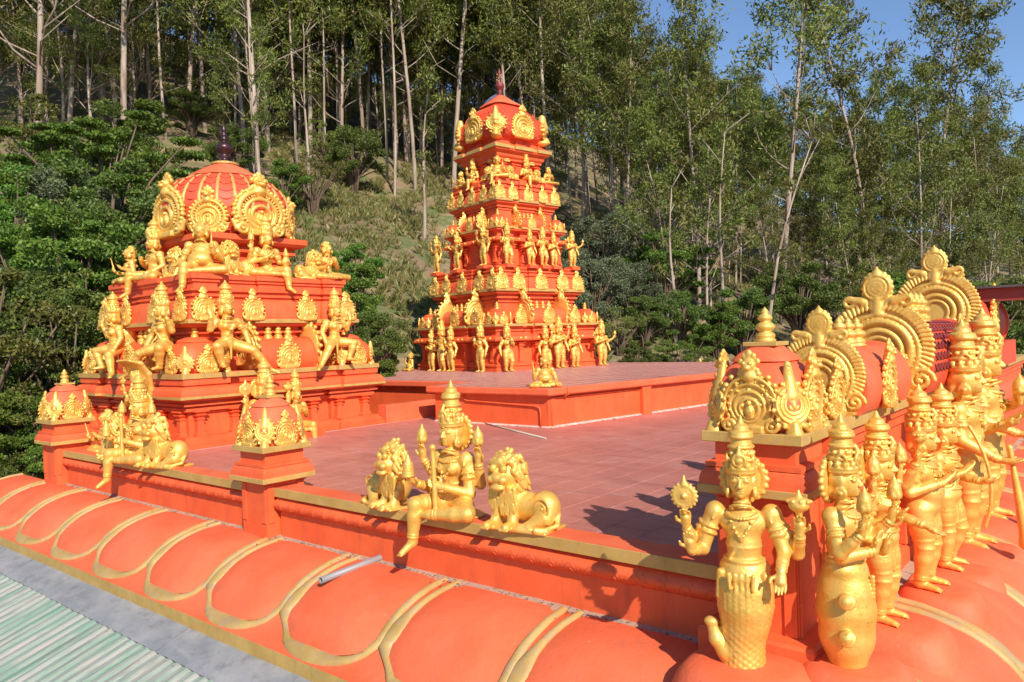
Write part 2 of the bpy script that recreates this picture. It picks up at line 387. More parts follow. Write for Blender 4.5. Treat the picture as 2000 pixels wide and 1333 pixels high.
def kuta_dome(par, z0, h, H, vox_key, vox, finH, sides=(0, 1, 2, 3), archw=.86, sub=None, m=None, leafs=True, loc=(0, 0, 0), rz=0):
    """slab + bulging dome + cap + finial with horseshoe plaques; parts are children of par"""
    m = m or ORANGE; x, y, z = loc
    T = Matrix.Translation((x, y, z)) @ Matrix.Rotation(rz, 4, 'Z')
    def put(o):
        o.matrix_local = T @ o.matrix_basis; return o
    slab = put(bevel(MB().rings(sweep([(0, z0), (.01, z0), (.01, z0+.06*h/.28), (0, z0+.06*h/.28)], lambda d: sq(h, d))).ob('slab', GOLDB, par), .004))
    zb = z0+.06*h/.28
    d = MB().rings([[(px, py, zz) for px, py in rsq(r, 32, 6 if i < 6 else 4)] for i, (r, zz) in enumerate(dome_prof(h*.93, zb, zb+H))])
    zt = zb+H*.86
    d.rings([[(px, py, zz) for px, py in rsq(r, 32, 4)] for r, zz in [(h*.50, zt-.01), (h*.62, zt), (h*.60, zt+.03*H), (h*.50, zt+.09*H), (h*.36, zt+.15*H), (h*.33, zt+.19*H)]])
    dm = put(smooth_angle(d.ob('dome', m, par), 50))
    P = sub or par
    put(bevel(MB().rings(sweep([(0, zt+.185*H), (0, zt+.24*H)], lambda dd: sq(h*.36, dd))).ob('abacus', GOLDB, P), .003))
    put(ob('finial', finial_mesh(), GOLD, P, (0, 0, zt+.24*H), scale=(finH*.95, finH*.95, finH)))
    for k in sides:
        sx, sy, a = SIDES[k]
        o = ob('arch_plaque', arch_mesh(vox_key, vox, 1), GOLD, P, (sx*h*.93, sy*h*.93, zb-.004), (-.06, 0, a), h*archw); o.rotation_euler = (0, 0, a); put(o)
    if leafs:
        for k in range(4):
            sx, sy, a = DIAG[k]
            o = ob('corner_leaf', leaf_mesh(vox_key+'l', vox*1.1), GOLD, P, (sx*h*.85, sy*h*.85, zb-.004), (0, 0, a), (h*1.45, h*1.3, H*.92)); o.rotation_euler = (Matrix.Rotation(a, 3, 'Z') @ Matrix.Rotation(-.16, 3, 'X')).to_euler(); put(o)
    return dm

# ------------------------------------------------------------------ figures
class Fig:
    def __init__(s, split): s.split = split; s.d = {}; s.n = 0
    def __call__(s, n='body'): return s.d.setdefault(n if s.split else 'body', Sdf())
ATN = {'bud': 'lotus_bud', 'child': 'child_figure'}
def grow_prims(L, i0, c, k):
    """scale the shapes added since i0 about c"""
    for i in range(i0, len(L.p)):
        t, q, kk, b0, b1, sub = L.p[i]; f = lambda p: c+(p-c)*k
        if t == 'c': q = (f(q[0]), f(q[1]), q[2]*k, q[3]*k)
        elif t == 'e': q = (f(q[0]), q[1]*k, q[2])
        elif t == 't': q = (f(q[0]), q[1], q[2]*k, q[3]*k)
        else: q = (f(q[0]), q[1]*k, q[2]*k, q[3])
        L.p[i] = (t, q, kk*k, f(b0), f(b1), sub)
V3 = lambda *a: np.array(a, float)
def nrm(v): v = np.array(v, float); return v/max(np.linalg.norm(v), 1e-9)
def hand(S, wr, hd, pn, side, curl=.5, det=1):
    """palm, four unequal fingers and a thumb leaving the side of the palm"""
    hd = nrm(hd); pn = nrm(np.array(pn, float)-hd*np.dot(pn, hd)); lat = np.cross(hd, pn)*side
    pc = wr+hd*.038
    S.cone(wr, pc+hd*.012, .018, .023, .008); S.cone(wr+hd*.02+lat*.012, wr+hd*.055+lat*.017, .014, .012, .008); S.cone(wr+hd*.02-lat*.012, wr+hd*.055-lat*.017, .014, .012, .008)
    if not det:
        S.cone(pc, pc+hd*.045+pn*.02*curl, .02, .012, .008); return
    for i, ln in enumerate((.046, .055, .051, .040)):
        b = wr+hd*.058+lat*(.0225-.015*i); m = b+(hd*.55+pn*curl*.28)*ln; e = m+(hd*(.6-.5*curl)+pn*curl*.6)*ln*.8
        S.cone(b, m, .0088, .0082, .002); S.cone(m, e, .0082, .0062, .002)
    b = wr+hd*.022+lat*.02; m = b+(lat*.8+hd*.5+pn*.3)*.032; S.cone(b, m, .0105, .0095, .004); S.cone(m, m+(hd*.8+pn*.3+lat*.1)*.026, .0095, .0068, .002)
def attr(F, kind, p, d, det):
    p = np.array(p, float); F.n += 1; S = F(ATN.get(kind, kind)+'#'+str(F.n))
    if kind == 'disc':
        S.ell(p, (.055, .016, .055), .005); S.tor(p, (0, 1, 0), .052, .012, .004); S.tor(p, (0, 1, 0), .030, .009, .004); S.ell(p+V3(0, -.012, 0), .016, .003)
        for i in range(18):
            a = 2*math.pi*i/18; S.ell(p+V3(.066*math.cos(a), 0, .066*math.sin(a)), .0095, .004)
        S.cone(p+V3(0, 0, .06), p+V3(0, 0, .105), .018, .006, .006); S.cone(p-V3(0, 0, .06), p-V3(0, 0, .09), .012, .012, .006)
    elif kind == 'conch':
        S.ell(p, (.05, .038, .034), .012); S.ell(p+V3(0, 0, .022), (.058, .03, .02), .008); S.cone(p+V3(0, 0, .02), p+V3(0, 0, .075), .026, .006, .01); S.cone(p-V3(0, 0, .02), p-V3(0, 0, .075), .02, .014, .01)
        for i in range(9): S.ell(p+V3(.056*math.cos(i*.7), .03*math.sin(i*.7), .022), .010, .004)
    elif kind == 'bud':
        S.cone(p-V3(0, 0, .05), p+V3(0, 0, .03), .012, .020, .008); S.ell(p+V3(0, 0, .06), (.034, .034, .05), .01); S.cone(p+V3(0, 0, .09), p+V3(0, 0, .135), .018, .004, .012)
        for i in range(6): S.ell(p+V3(.025*math.cos(i*1.05), .025*math.sin(i*1.05), .035), (.014, .014, .026), .006)
        S.tor(p+V3(0, 0, .028), (0, 0, 1), .027, .008, .004)
    elif kind == 'bell':
        for i in range(5): S.tor(p+V3(0, 0, .018*i), (0, 0, 1), .03-.002*i, .011, .006)
        S.ell(p+V3(0, 0, .035), (.03, .03, .06), .01); S.cone(p+V3(0, 0, .09), p+V3(0, 0, .13), .024, .008, .01)
    elif kind in ('staff', 'sword', 'club', 'bow'):
        d = nrm(d)
        if kind == 'staff': S.cone(p-d*.17, p+d*.22, .017, .015, .003); S.ell(p+d*.225, .022, .006); S.ell(p-d*.17, .022, .006)
        elif kind == 'pole': S.cone(p-d*.4, p+d*.4, .012, .012)
        elif kind == 'sword': S.cone(p, p+d*.20, .017, .006, .003); S.ell(p, (.03, .012, .012), .004)
        elif kind == 'club': S.cone(p-d*.05, p-d*.45, .013, .03, .004); S.ell(p-d*.45, (.035, .035, .045), .01); S.cone(p, p+d*.06, .014, .014, .003)
        else:
            for i in range(8):
                t0, t1 = -1+i*.25, -.75+i*.25; S.cone(p+d*.35*t0+V3(0, .07*t0*t0, 0), p+d*.35*t1+V3(0, .07*t1*t1, 0), .011, .011, .004)
    elif kind == 'child': S.ell(p, (.05, .04, .07), .02); S.ell(p+V3(0, -.01, .09), .035, .01); S.cone(p+V3(0, 0, .11), p+V3(0, 0, .18), .028, .01, .01); S.cone(p, p-V3(.01, .01, .16), .03, .018, .01)
def crown(F, hc, Rm, kind, det):
    S = F('crown')
    def T(*v): return hc+Rm@V3(*v)
    up = Rm@V3(0, 0, 1)
    if kind == 'tall':
        S.cone(T(0, .008, .045), T(0, .012, .20), .060, .043, .008)
        for z, r in ((.043, .061), (.058, .063), (.10, .058), (.155, .051), (.20, .047)): S.tor(T(0, .008, z), up, r, .0085, .003)
        S.ell(T(0, .012, .215), (.055, .055, .018), .006); S.ell(T(0, .012, .238), (.036, .036, .02), .006); S.cone(T(0, .012, .245), T(0, .012, .295), .022, .004, .008)
        if det:
            for i in range(12):
                a = 2*math.pi*i/12; S.ell(T(.062*math.cos(a), .008+.062*math.sin(a), .075), (.012, .012, .017), .004); S.ell(T(.053*math.cos(a+.26), .01+.053*math.sin(a+.26), .128), .010, .004)
            S.tor(T(0, -.058, .10), Rm@V3(0, 1, .15), .026, .008, .004); S.ell(T(0, -.062, .10), (.016, .01, .018), .004); S.cone(T(0, -.06, .125), T(0, -.05, .165), .014, .004, .006)
            for sx in (-1, 1): S.tor(T(sx*.056, -.01, .10), Rm@V3(1, 0, .1), .02, .007, .004)
    elif kind == 'low':
        S.cone(T(0, .01, .04), T(0, .015, .12), .056, .036, .01); S.tor(T(0, .005, .035), up, .060, .009, .003); S.tor(T(0, .01, .08), up, .05, .007, .003); S.ell(T(0, .015, .135), (.03, .03, .022), .008)
    elif kind == 'curls':
        rr = random.Random(3)
        for i in range(46):
            a = rr.uniform(-.5, math.pi+.5); e = rr.uniform(-.6, 1.5); S.ell(T(.06*math.cos(a)*math.cos(e), .012+.062*math.sin(a)*math.cos(e), .012+.07*math.sin(e)), .019, .005)
def face(F, hc, Rm, det, hair=True, halo=False):
    S = F()
    def T(*v): return hc+Rm@V3(*v)
    S.ell(hc, (.051, .058, .066), .01, Rm); S.ell(T(0, -.014, -.032), (.041, .041, .040), .016, Rm)
    S.cone(T(0, -.054, .012), T(0, -.069, -.015), .0065, .0098, .005); S.ell(T(0, -.045, -.056), (.015, .014, .012), .01)
    if det:
        for sx in (-1, 1):
            S.ell(T(sx*.023, -.0495, .007), (.017, .009, .0078), .0015, Rm); S.cone(T(sx*.008, -.053, .011), T(sx*.024, -.054, .0165), .0028, .0034, .0015); S.cone(T(sx*.024, -.054, .0165), T(sx*.041, -.044, .009), .0034, .0026, .0015); S.cone(T(sx*.010, -.053, .0), T(sx*.037, -.047, .0), .0022, .0022, .0015)
            S.cone(T(sx*.008, -.056, .024), T(sx*.034, -.046, .026), .0042, .0035, .004); S.ell(T(sx*.0095, -.064, -.018), .0065, .004)
        S.cone(T(-.016, -.053, -.032), T(0, -.058, -.030), .004, .0058, .0015); S.cone(T(.016, -.053, -.032), T(0, -.058, -.030), .004, .0058, .0015); S.cone(T(-.011, -.054, -.0425), T(.011, -.054, -.0425), .0062, .0062, .0015)
        S.ell(T(0, -.058, .034), .006, .002)
    for sx in (-1, 1):
        S.ell(T(sx*.053, .0, -.004), (.011, .02, .032), .008, Rm); S.tor(T(sx*.058, -.004, -.050), Rm@V3(1, 0, 0), .019, .0095, .004)
        if det: S.ell(T(sx*.062, -.004, -.050), .013, .004)
    if hair: S.ell(T(0, .026, .005), (.060, .046, .066), .012, Rm); S.ell(T(0, .045, -.05), (.055, .03, .04), .02, Rm)
    if halo:
        H = F('halo'); c = T(0, .065, .0); n = Rm@V3(0, 1, 0)
        for i in range(20):
            a = 2*math.pi*i/20; H.ell(c+Rm@V3(.098*math.cos(a), 0, .098*math.sin(a)), .014, .005)
        H.ell(c, (.092, .014, .092), .005, Rm); H.tor(c, n, .088, .013, .004); H.tor(c, n, .062, .010, .004); H.tor(c, n, .038, .01, .004)
def human(arms, legs, split=False, det=1, female=True, crn='tall', pel=(0, 0, .52), chest=(0, 0, .72), neck=(0, -.005, .83), hyaw=0, htilt=0, belly=0, halo=False, tail=None, scales=True, skirt=True, sash=True, base=None, long_hair=False, hipw=.058, shw=.122, stout=1.0):
    F = Fig(split); S = F()
    pel, chest, neck = V3(*pel), V3(*chest), V3(*neck); ax = nrm(chest-pel)
    Rm = rotm('Z', hyaw) @ rotm('X', htilt); hc = neck+Rm@V3(0, -.010, .108)
    w = (pel*.45+chest*.55)
    wr_ = .056 if female else .066*stout; S.ell(pel, (.102*stout, .080*stout, .066), .03); S.cone(pel, w, .066*stout, wr_, .03); S.cone(w, chest, wr_, .074*stout**.5, .03); S.ell(chest+V3(0, -.004, .015), (.108*stout**.6, .070*stout**.5, .078), .03)
    if belly: S.ell(pel+ax*.09+V3(0, -.035, 0), (.085+.05*belly, .07+.05*belly, .085+.02*belly), .03); S.ell(pel+ax*.08+V3(0, -.11-.04*belly, 0), .012, .006, sub=True)
    S.cone(chest+ax*.06, neck+V3(0, 0, .08), .044, .033, .02)
    if female:
        for sx in (-1, 1): S.ell(chest+V3(sx*.044, -.052, .002), (.041, .04, .041), .008); S.ell(chest+V3(sx*.046, -.092, .002), .008, .004)
    else:
        for sx in (-1, 1): S.ell(chest+V3(sx*.042, -.040, .018), (.045, .028, .034), .012)
    i0 = {k: len(L.p) for k, L in F.d.items()}
    face(F, hc, Rm, 1 if det else 0, True, halo)
    if crn: crown(F, hc, Rm, crn, det)
    for k, L in F.d.items(): grow_prims(L, i0.get(k, 0), hc-V3(0, 0, .06), 1.18 if k != 'crown' else 1.16)
    if long_hair:
        for i in range(9): S.ell(hc+Rm@V3(.05*math.cos(i*2.4), .05+.004*i, .03-.03*i), .026, .008)
    # jewellery
    yo = V3(0, -.075*(stout**.5-1)-.004, 0)
    cn = neck+V3(0, -.012, -.015)+yo*.6; S.tor(cn+V3(0, 0, .022), (0, .25, 1), .036, .009, .003)
    if det:
        S.tor(cn+V3(0, -.004, -.006), (0, .5, 1), .057, .0085, .003)
        for i in range(15):
            a = math.pi*(1+i/14); S.ell(cn+V3(.074*math.cos(a), -.008+.058*math.sin(a)*.9, -.03+.018*math.sin(a))+yo*.5, .0095, .003)
        for i in range(9):
            t = (i-4)/4; S.ell(yo+chest+V3(.05*t, -.072-.012*(1-t*t)-.022*(1 if female else 0)*(1-abs(t*2-0)**2 if abs(t) < .5 else 0), .03-.075*(1-t*t)), .0085, .003)
        S.ell(yo+chest+V3(0, -.078, -.052), (.014, .012, .022), .004)
        if sash: S.chain([chest+V3(.085, -.035, .07)+yo, chest+V3(.03, -.078, -.01)+yo, pel+V3(-.05*stout, -.06*stout, .06), pel+V3(-.085*stout, -.01, .03)], [.0075]*4, .002)
        S.tor(w+V3(0, 0, -.005), ax, wr_+.003, .008, .003); S.tor(pel+V3(0, 0, .045), (0, 0, 1), .078*stout, .0095, .003)
        for sx in (-1, 1):
            for i in range(5): S.cone(chest+V3(sx*(.10+.008*i), .045-.02*i, .075-.004*i), chest+V3(sx*(.118+.007*i), .04-.024*i, .03), .0085, .006, .004)
    for sd, el, wr, hd, pn, at in arms:
        sh = chest+V3(sd*shw, .0, .062); el = V3(*el); wr = V3(*wr)
        S.ell(sh, .046, .02); S.cone(sh, el, .041, .034, .012); S.cone(el, el*.45+wr*.55, .034, .030, .01); S.cone(el*.45+wr*.55, wr, .030, .020, .008)
        dv = nrm(wr-el); uv = nrm(el-sh)
        S.tor(wr-dv*.012, dv, .021, .0085, .003); S.tor(sh*.45+el*.55, uv, .038, .0105, .003)
        if det: S.tor(wr-dv*.03, dv, .023, .0065, .003); S.tor(sh*.6+el*.4, uv, .041, .009, .003); S.ell(sh*.5+el*.5+V3(sd*.02, -.028, 0), (.016, .013, .024), .005)
        hand(S, wr, hd, pn, sd, .55 if at else .22, det)
        if at:
            h = nrm(hd); off = {'disc': .17, 'conch': .15, 'bud': .10, 'bell': .075, 'staff': .05, 'sword': .05, 'club': .05, 'bow': .05, 'child': .04}[at[0]]
            attr(F, at[0], wr+h*off+nrm(pn)*(.02 if off < .1 else 0), at[1] if len(at) > 1 else (0, 0, 1), det)
    for sd, kn, an, toe in legs:
        hp = pel+V3(sd*hipw, 0, -.02); kn, an, toe = V3(*kn), V3(*an), V3(*toe)
        S.cone(hp, hp*.5+kn*.5, .074, .067, .02); S.cone(hp*.5+kn*.5, kn, .067, .050, .015)
        cv = kn*.68+an*.32; bk = nrm(np.cross(nrm(an-kn), V3(1, 0, 0)))
        S.cone(kn, cv, .050, .048, .012); S.cone(cv, an, .048, .029, .012)
        fd = nrm(toe-an); S.ell(an-fd*.012, (.026, .028, .028), .012); S.cone(an, toe, .026, .020, .012)
        ft = nrm(toe-an); la = nrm(np.cross(ft, nrm(kn-an)))
        if det:
            for i in range(5): S.cone(toe+la*(.018-.009*i), toe+la*(.02-.01*i)+ft*(.026-.002*i), .0075, .006, .002)
            S.tor(an*.85+kn*.15, nrm(kn-an), .031, .0085, .003); S.tor(an*.78+kn*.22, nrm(kn-an), .034, .006, .003)
            for t in (.35, .5, .65, .8): S.tor(hp*(1-t)+kn*t, nrm(kn-hp), .074-.022*t, .0045, .006)
            S.tor(kn, nrm(an-hp), .049, .008, .004)
        elif skirt: S.tor(an*.8+kn*.2, nrm(kn-an), .03, .009, .003)
    if skirt and legs:
        S.cone(pel+V3(0, -.065, .02), pel+V3(0, -.068, -.20), .018, .012, .008)
        for sx in (-1, 1): S.cone(pel+V3(sx*.08, -.03, .03), pel+V3(sx*.10, -.02, -.18), .016, .01, .008)
    if tail:
        pts, rad = tail; S.chain([V3(*p) for p in pts], rad, .02)
        if det and scales:
            rr = random.Random(5)
            for i in range(len(pts)-1):
                a, b = V3(*pts[i]), V3(*pts[i+1])
                for t in np.arange(0, 1, .16):
                    c = a*(1-t)+b*t; r = rad[i]*(1-t)+rad[i+1]*t
                    for q in range(14):
                        an = 2*math.pi*(q+.5*(round(t/.16) % 2))/14; S.ell(c+V3((r-.0095)*math.cos(an), (r-.0095)*math.sin(an), 0), (.0165, .0165, .021), .006)
    if base: S.ell(base[0], base[1], .02)
    return F.d
def lion(split=False, det=1, turn=0):
    """couchant lion, chest at -x end, head facing -y; about 1 long"""
    S = Sdf(); rr = random.Random(7)
    S.ell((.02, 0, .26), (.34, .17, .18), .05); S.ell((.30, -.02, .26), (.19, .18, .22), .05); S.ell((-.20, -.02, .34), (.22, .20, .28), .06)
    S.ell((-.22, -.08, .62), (.17, .17, .18), .05)
    hc = V3(-.22, -.12, .64); Rm = rotm('Z', turn)
    T = lambda *v: hc+Rm@V3(*v)
    S.ell(T(0, -.10, -.04), (.12, .10, .09), .03); S.ell(T(0, -.17, -.02), (.06, .04, .04), .015); S.ell(T(0, -.15, -.13), (.09, .06, .035), .02)
    S.cone(T(-.09, -.19, -.075), T(.09, -.19, -.075), .012, .012, .006, True)
    for sx in (-1, 1):
        S.ell(T(sx*.07, -.13, .075), (.045, .04, .045), .012); S.ell(T(sx*.075, -.165, -.04), (.055, .045, .042), .012); S.ell(T(sx*.13, .0, .13), (.04, .03, .055), .012)
        S.cone(T(sx*.03, -.12, .13), T(sx*.12, -.10, .15), .02, .016, .008)
    S.ell(T(0, -.09, .14), (.06, .05, .06), .02)
    n = 150 if det else 34; 
    for i in range(n):     # mane curls
        a = rr.uniform(0, 2*math.pi); f = rr.uniform(.0, 1)
        r = .165+.075*f
        c = T(r*math.cos(a), -.05+.13*f+rr.uniform(-.02, .02), -.01+r*1.1*math.sin(a))
        q = nrm(c-hc); S.cone(c, c+V3(q[0]*.045, .012, -.065), .034, .010, .003)
    for i in range(60 if det else 14):
        x = rr.uniform(-.16, .16); z = rr.uniform(.28, .5); S.cone((-.22+x, -.19+.5*x*x, z), (-.22+x*1.1, -.21+.5*x*x, z-.085), .03, .008, .003)
    grow_prims(S, 3, V3(-.22, -.06, .42), 1.14)
    for sx, x0 in ((-1, -.33), (1, -.11)):
        S.cone((x0, -.12, .22), (x0+sx*.02, -.20, .06), .085, .065, .03); S.cone((x0+sx*.02, -.16, .055), (x0+sx*.03, -.37, .05), .065, .055, .02)
        for i in range(4): S.cone((x0+sx*.03-.045+.03*i, -.38, .045), (x0+sx*.03-.05+.033*i, -.42, .03), .024, .018, .006)
    S.cone((.34, -.12, .16), (.18, -.22, .07), .12, .07, .04); S.cone((.20, -.22, .055), (.06, -.27, .045), .06, .05, .02)
    for i in range(4): S.cone((.05, -.30+.03*i, .045), (.0, -.31+.035*i, .03), .024, .018, .006)
    S.tor((.34, -.185, .30), (0.1, 1, 0), .10, .014, .006); S.tor((.345, -.195, .29), (.1, 1, 0), .05, .014, .006); S.ell((.35, -.195, .29), .025, .006)
    S.chain([(.47, 0, .2), (.50, -.10, .08), (.42, -.25, .05), (.32, -.31, .05)], [.03, .03, .03, .04], .015)
    S.box((0, -.06, .015), (.46, .26, .02), .03, .015)
    return {'body': S}
def statue(name, parts, vox, scale, loc, rz, label, cat='statue', group=None):
    """one object when sculpted in one piece, else an Empty with its parts"""
    if len(parts) == 1:
        o = ob(name, parts['body'].mesh(name, vox), GOLD, None, loc, (0, 0, rz), scale)
    else:
        o = empty(name, loc, rz, scale)
        for k, s in parts.items(): ob(k.split('#')[0], s.mesh(k.split('#')[0], vox), GOLD, o)
    tag(o, label, cat, group); return o
def copy_statue(src, loc, rz, scale, label, group=None, name=None):
    o = src.copy(); COL.objects.link(o); o.location = loc; o.rotation_euler = (0, 0, rz); o.scale = (scale,)*3; o['label'] = label
    if group: o['group'] = group
    if name: o.name = name
    for ch in src.children:
        c = ch.copy(); COL.objects.link(c); c.parent = o
    return o
# ------------------------------------------------------------------ terrain (hill behind the temple), metres in the camera's ground frame
_cu = [-1200, -300, 300, 700, 1000, 1300, 1700, 2300, 3400]
_z20 = [3.2, 3.2, 2.0, -.3, -1.5, -2.5, -4, -5, -5.5]
_slp = [.50, .52, .52, .46, .40, .31, .22, .18, .15]
def _noise(x, y): return math.sin(x*.31+1.3)*math.cos(y*.27+.4)+.5*math.sin(x*.73+y*.51)+.3*math.cos(x*1.4-y*1.1)
def terrain(X, Y):
    """X right, Y forward of the camera"""
    if Y < 1: Y = 1.0
    u = 1000+FPX*X/max(Y, 4)
    z20 = np.interp(u, _cu, _z20); sl = np.interp(u, _cu, _slp)
    if Y >= 20: z = z20+sl*(Y-20) if Y < 110 else z20+sl*90+.08*(Y-110)
    else: z = -6+(z20+6)*max(0, (Y-6)/14)**1.3
    k = min(max((Y-16)/12, 0), 1)
    return z+k*.35*_noise(X, Y)
def ground_at(u, d):
    X = (u-1000)/FPX*d; x, y = cam_xy(X, d); return Vector((x, y, terrain(X, d)))
def build_ground():
    V = []; Fc = []; na = 150; rr = [0, 4, 7, 10, 13]+list(np.arange(15, 60, 1.5))+list(np.arange(60, 120, 5))+[130, 160, 200, 260, 340, 450, 600, 900]
    for r in rr:
        for j in range(na):
            a = 2*math.pi*j/na; X, Y = r*math.sin(a), r*math.cos(a)
            z = terrain(X, Y) if Y > 1 else -6+.05*abs(X)
            if r > 300: z = min(z, 70)
            x, y = cam_xy(X, Y); V.append((x, y, z))
    for i in range(len(rr)-1):
        for j in range(na):
            k = (j+1) % na; Fc.append((i*na+j, (i+1)*na+j, (i+1)*na+k, i*na+k))
    return ob('ground', new_mesh('ground', V, Fc, True), SOIL)
struct(build_ground())

# ------------------------------------------------------------------ the hall below the roof, floor slab and tiles
YP, XC = 4.36, -1.40          # outer faces: front parapet plane, right wing plane
XL = -12.75
hall = empty('temple_hall', (-7, 8, -6)); tag(hall, 'orange walls of the temple hall under the curved petal eaves', 'building')
def inv(o, par): o.matrix_parent_inverse = par.matrix_basis.inverted(); return o
MB().box(XL+.1, XC-.1, YP+.1, 9.3, -6, -.03).box(-10.7, XC-.1, 9.3, 24, -6, -.031).ob('wall', ORANGE, inv(hall, hall) if False else None)
w_ = COL.objects[-1]; w_.parent = hall; w_.matrix_parent_inverse = Matrix.Translation((7, -8, 6))
PLAT = [(-10.1, 10.0), (-7.45, 10.0), (-6.2, 18.2), (-8.5, 20.2), (-18.5, 20.2), (-18.5, 11.2), (-10.1, 11.2)]
def in_poly(x, y, P):
    c = False; j = len(P)-1
    for i in range(len(P)):
        if (P[i][1] > y) != (P[j][1] > y) and x < (P[j][0]-P[i][0])*(y-P[i][1])/(P[j][1]-P[i][1])+P[i][0]: c = not c
        j = i
    return c
floor = struct(MB().box(-10.78, -1.72, 4.50, 24, -.028, -.004).ob('terrace_floor', GROUT))
TW = .342
tm = bevel(MB().box(-TW/2+.0042, TW/2-.0042, -TW/2+.0042, TW/2-.0042, -.012, 0).ob('tmp', TILE), .0015).data
bpy.data.objects.remove(COL.objects[-1])
spots = []
for i in range(27):
    for j in range(58):
        x = -1.80-TW*(i+.5); y = 4.55+TW*(j+.5+(.5 if i % 2 else 0))-TW*.5*(i % 2 == 1)*2*0
        if x-TW/2 < -10.77 or y > 22: continue
        if in_poly(x-.0, y+.17, PLAT) and in_poly(x, y-.17, PLAT) and in_poly(x-.17, y, PLAT) and in_poly(x+.17, y, PLAT): continue
        spots.append((x*x+y*y, x, y))
spots.sort()
rnd = random.Random(2)
for _, x, y in spots[:300]: ob('tile', tm, TILE, floor, (x, y, rnd.uniform(-.0012, .0008)), (rnd.uniform(-.002, .002), rnd.uniform(-.002, .002), 0))
far = MB()
for _, x, y in spots[300:]: far.box(x-TW/2+.0035, x+TW/2-.0035, y-TW/2+.0035, y+TW/2-.0035, -.012, 0)
o = far.ob('tile_field', TILE, floor); o['kind'] = 'stuff'

# ------------------------------------------------------------------ raised platform
PZ = .66
pf = empty('raised_platform', (-9, 13, 0)); tag(pf, 'raised orange platform with red tiled top carrying the tall tower', 'platform')
def padd(o): o.parent = pf; o.matrix_parent_inverse = Matrix.Translation((9, -13, 0)); return o
def grow(P, d):
    out = []; n = len(P)
    for i in range(n):
        p0, p1, p2 = Vector(P[i-1]), Vector(P[i]), Vector(P[(i+1) % n])
        a = (p1-p0).normalized(); b = (p2-p1).normalized(); na = Vector((a.y, -a.x)); nb = Vector((b.y, -b.x))
        s = na+nb; s = s/max(s.dot(na), .2); out.append(tuple(p1+s*d))
    return out
padd(MB().rings(sweep([(0, -6), (0, PZ-.13)], lambda d: grow(PLAT, d))).ob('wall', ORANGE))
padd(bevel(MB().rings(sweep([(.10, PZ-.125), (.12, PZ-.10), (.12, PZ-.015), (.11, PZ)], lambda d: grow(PLAT, d))).ob('slab', ORANGEP), .006))
padd(MB().rings(sweep([(.02, PZ-.01), (.02, PZ+.004)], lambda d: grow(PLAT, d))).ob('paving', TILE))
gl = MB(); _d = Vector((1.25, 8.2)).normalized(); _e = Vector((_d.y, -_d.x))
for i in range(0, 34):          # paving joints, thin raised lines
    x0 = -18.3+i*.345
    for k in range(0, 26):
        y0 = 10.1+k*.39; 
        if in_poly(x0, y0, PLAT) and in_poly(x0, y0+.39, PLAT): gl.box(x0-.002, x0+.002, y0, y0+.386, PZ+.003, PZ+.0065)
        if in_poly(x0, y0, PLAT) and in_poly(x0+.345, y0, PLAT): gl.box(x0, x0+.339, y0-.002, y0+.002, PZ+.003, PZ+.0068)
o = padd(gl.ob('paving_joints', GROUT)); o['kind'] = 'stuff'
# pilaster strips, lime line and conduits on the platform faces
c0, c1 = Vector((-7.45, 10.0, 0)), Vector((-6.2, 18.2, 0)); dr = (c1-c0).normalized(); nr = Vector((dr.y, -dr.x, 0))
for t, wd, pr in ((.09, .13, .012), (2.55, .26, .075), (5.6, .26, .075)):
    a = c0+dr*(t-wd/2); b = c0+dr*(t+wd/2); a2, b2 = a+nr*pr, b+nr*pr
    padd(MB().rings([[(p.x, p.y, z) for p in (a-nr*.02, a2, b2, b-nr*.02)] for z in (-.02, PZ-.128)]).ob('pilaster', ORANGE))
padd(MB().tube([c0+nr*.02+dr*.12+Vector((0, 0, PZ-.17)), c0+nr*.02+dr*2.4+Vector((0, 0, PZ-.175))], .012).ob('conduit', ORANGE, smooth=True))
padd(MB().tube([c0+nr*.13+dr*.35+Vector((0, 0, PZ)), c0+nr*.135+dr*.35+Vector((0, 0, PZ-.12)), c0+nr*.03+dr*.34+Vector((0, 0, PZ-.165)), c0+nr*.02+dr*.10+Vector((0, 0, PZ-.17)), c0+nr*.02+dr*.06+Vector((0, 0, PZ-.22)), c0+nr*.02+dr*.06+Vector((0, 0, 0))], .011).ob('conduit', ORANGE, smooth=True))
pts = [Vector((-9.35, 9.975, PZ-.15)), Vector((-9.35, 9.975, PZ-.21)), Vector((-9.28, 9.975, PZ-.25)), Vector((-7.72, 9.975, PZ-.30)), Vector((-7.62, 9.975, PZ-.33)), Vector((-7.60, 9.975, PZ-.40)), Vector((-7.60, 9.975, 0))]
padd(MB().tube(pts, .014).ob('conduit', ORANGE, smooth=True))
lm = MB(); rnd = random.Random(11)
for i in range(70):
    t = i*.1; a = c0+dr*t; b = c0+dr*(t+.1); wd = rnd.uniform(.05, .09)
    lm.add([(a.x-nr.x*.01, a.y-nr.y*.01, .035), (b.x-nr.x*.01, b.y-nr.y*.01, .03), (b.x+nr.x*wd, b.y+nr.y*wd, .0035), (a.x+nr.x*wd, a.y+nr.y*wd, .0035)], [(0, 3, 2, 1)])
for i in range(27):
    x = -10.1+i*.1; wd = rnd.uniform(.04, .07); lm.add([(x, 10.01, .03), (x+.1, 10.01, .03), (x+.1, 10-wd, .0035), (x, 10-wd, .0035)], [(0, 3, 2, 1)])
padd(lm.ob('lime_seam', LIME))
